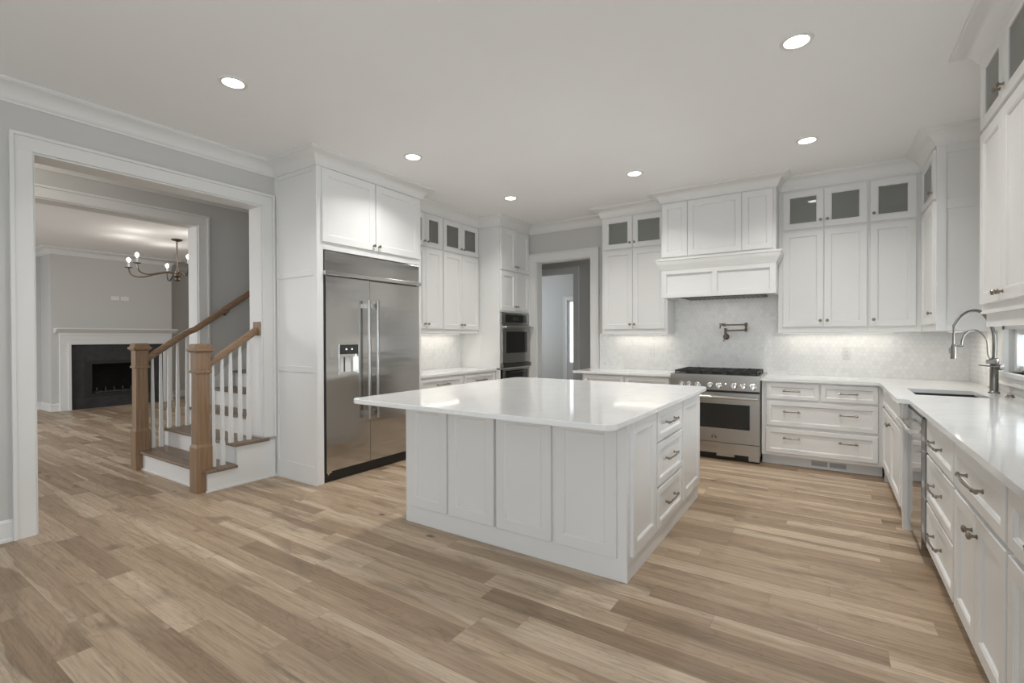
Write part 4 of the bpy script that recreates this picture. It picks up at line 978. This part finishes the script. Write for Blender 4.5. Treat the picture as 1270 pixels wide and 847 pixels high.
ch = thing('chandelier', 'six-arm bronze candle chandelier hanging in the living room', 'chandelier', (-9.35, 3.75, 0))
HZ = 2.44
k = MB(); k.lathe([(0.085, CZ), (0.085, CZ-0.012), (0.055, CZ-0.030), (0.012, CZ-0.04)], (0, 0, 0), (0, 0, 1), 24); k.build('canopy', M['bronze'], ch, smooth=True)
k = MB(); k.tube([(0, 0, CZ-0.03), (0, 0, HZ)], 0.011, 10); k.build('stem', M['bronze'], ch, smooth=True)
k = MB(); k.lathe([(0.0, HZ-0.11), (0.028, HZ-0.105), (0.045, HZ-0.085), (0.03, HZ-0.06), (0.026, HZ-0.05), (0.055, HZ-0.02), (0.055, HZ+0.01), (0.03, HZ+0.04), (0.02, HZ+0.08), (0.011, HZ+0.12)], (0, 0, 0), (0, 0, 1), 20); k.build('hub', M['bronze'], ch, smooth=True)
for i in range(6):
    a = math.radians(50.4+60*i); ca, sa = math.cos(a), math.sin(a)
    P3 = lambda r, z: (r*ca, r*sa, z)
    k = MB(); k.tube(ctr([P3(0.04, HZ+0.02), P3(0.16, HZ+0.035), P3(0.32, HZ-0.0), P3(0.48, HZ-0.045), P3(0.60, HZ-0.045), P3(0.675, HZ-0.005), P3(0.70, HZ+0.09)], 6), 0.011, 8); arm = k.build('arm', M['bronze'], ch, smooth=True)
    k = MB(); k.lathe([(0.012, HZ+0.09), (0.052, HZ+0.100), (0.055, HZ+0.108), (0.02, HZ+0.112)], P3(0.70, 0), (0, 0, 1), 18); k.build('cup', M['bronze'], arm, smooth=True)
    k = MB(); k.lathe([(0.013, HZ+0.11), (0.013, HZ+0.195)], P3(0.70, 0), (0, 0, 1), 12); k.build('candle', M['plastic'], arm, smooth=True)
    k = MB(); k.lathe([(0.011, HZ+0.195), (0.022, HZ+0.212), (0.027, HZ+0.232), (0.022, HZ+0.252), (0.004, HZ+0.268)], P3(0.70, 0), (0, 0, 1), 14); k.build('bulb', M['bulb'], arm, smooth=True)
for i in range(6):
    a = math.radians(50.4+60*i)
    d = bpy.data.lights.new('candle_glow', 'POINT'); d.energy = 1.7; d.color = (1, 0.95, 0.88); d.shadow_soft_size = 0.03
    lo = bpy.data.objects.new('candle_glow', d); COL.objects.link(lo); lo.parent = ch; lo.location = (0.70*math.cos(a), 0.70*math.sin(a), HZ+0.33)

def outlet(name, label, loc, rot, wdt=0.072, hgt=0.116, slots=2, horiz=False, cat='outlet', toggles=0):
    o = thing(name, label, cat, loc, rot)
    MB().box(-wdt/2, wdt/2, -0.006, 0, -hgt/2, hgt/2).build('cover_plate', M['plastic'], o, bevel=0.002)
    if slots:
        for s_ in (-1, 1):
            ox, oz = (s_*0.024, 0) if horiz else (0, s_*0.022)
            MB().lathe([(0.016, 0), (0.016, 0.0025)], (ox, -0.006, oz), (0, -1, 0), 16).build('receptacle', M['plastic'], o)
            k = MB(); k.box(ox-0.008, ox-0.005, -0.0092, -0.0085, oz-0.004, oz+0.006); k.box(ox+0.005, ox+0.008, -0.0092, -0.0085, oz-0.004, oz+0.006); k.build('slot', M['black'], o)
    for i in range(toggles):
        x = (i-(toggles-1)/2)*0.046; MB().box(x-0.016, x+0.016, -0.010, -0.006, -0.033, 0.033).build('rocker', M['plastic'], o, bevel=0.002)
    return o
outlet('wall_outlet', 'white outlet on the tile left of the range', (-1.962, YB-0.010, 1.155), FRONT)
outlet('wall_outlet', 'white outlet on the tile right of the range', (0.162, YB-0.010, 1.165), FRONT)
outlet('light_switch', 'white switch plate beside the doorway casing, under the wall cabinet', (-2.622, YB-0.010, 1.14), FRONT, 0.085, 0.116, 0, cat='switch', toggles=1)
outlet('wall_outlet', 'left one of the two white plates above the fireplace mantel', (-12.0, 3.70, 2.165), EAST, 0.13, 0.075, 2, True)
outlet('wall_outlet', 'right one of the two white plates above the fireplace mantel', (-12.0, 3.86, 2.165), EAST, 0.13, 0.075, 2, True)

# ================================================================== lamps
LB = ['round recessed ceiling light nearest the wide cased opening', 'round recessed ceiling light in front of the refrigerator cabinet', 'round recessed ceiling light in front of the oven tower',
      'round recessed ceiling light in front of the range hood, to its left', 'round recessed ceiling light before the wall cabinets right of the hood', 'largest round recessed ceiling light, near the top right corner']
for (x, y), lab in zip(((-3.31, 1.666), (-3.265, 3.277), (-3.24, 4.898), (-1.687, 4.885), (-0.16, 4.899), (-0.158, 3.226)), LB):
    o = thing('recessed_light', lab, 'ceiling light', (x, y, CZ), 0, 'recessed ceiling lights')
    k = MB(); k.lathe([(0.063, -0.001), (0.065, -0.006), (0.084, -0.006), (0.088, 0.0)], (0, 0, 0), (0, 0, 1), 32); k.f = k.f[:-2]; k.build('trim_ring', M['trim'], o, smooth=True)
    MB().lathe([(0.064, 0.0), (0.064, -0.004)], (0, 0, 0), (0, 0, 1), 32).build('lens', M['lens'], o)
    d = bpy.data.lights.new('downlight', 'AREA'); d.shape = 'DISK'; d.size = 0.12; d.energy = SPOT_W; d.color = (1, 0.978, 0.94); d.spread = math.radians(130)
    lo = bpy.data.objects.new('downlight', d); COL.objects.link(lo); lo.parent = o; lo.location = (0, 0, -0.012)
def strip(label, loc, rot, ln, watts):
    o = thing('under_cabinet_light', label, 'light', loc, rot)
    MB().box(-ln/2, ln/2, 0, 0.035, -0.008, -0.001).build('housing', M['plastic'], o)
    MB().box(-ln/2+0.01, ln/2-0.01, 0.006, 0.029, -0.0095, -0.008).build('lens', M['strip'], o)
    d = bpy.data.lights.new('strip_glow', 'AREA'); d.shape = 'RECTANGLE'; d.size = ln; d.size_y = 0.03; d.energy = watts; d.color = (1, 0.93, 0.80)
    lo = bpy.data.objects.new('strip_glow', d); COL.objects.link(lo); lo.parent = o; lo.location = (0, 0.018, -0.012)
strip('slim light strip under the wall cabinet left of the hood', (-2.09, YU+0.20, ZU0), FRONT, 0.72, 0.65)
strip('slim light strip under the wall cabinets right of the hood', (0.06, YU+0.20, ZU0), FRONT, 1.0, 0.72)
strip('slim light strip under the left wall cabinets beside the oven tower', (XUL-0.18, 4.80, 1.41), EAST, 1.1, 1.1)
strip('slim light strip under the corner wall cabinet by the sink window', (XUR+0.16, 5.62, ZU0), WEST, 0.5, 1.0)
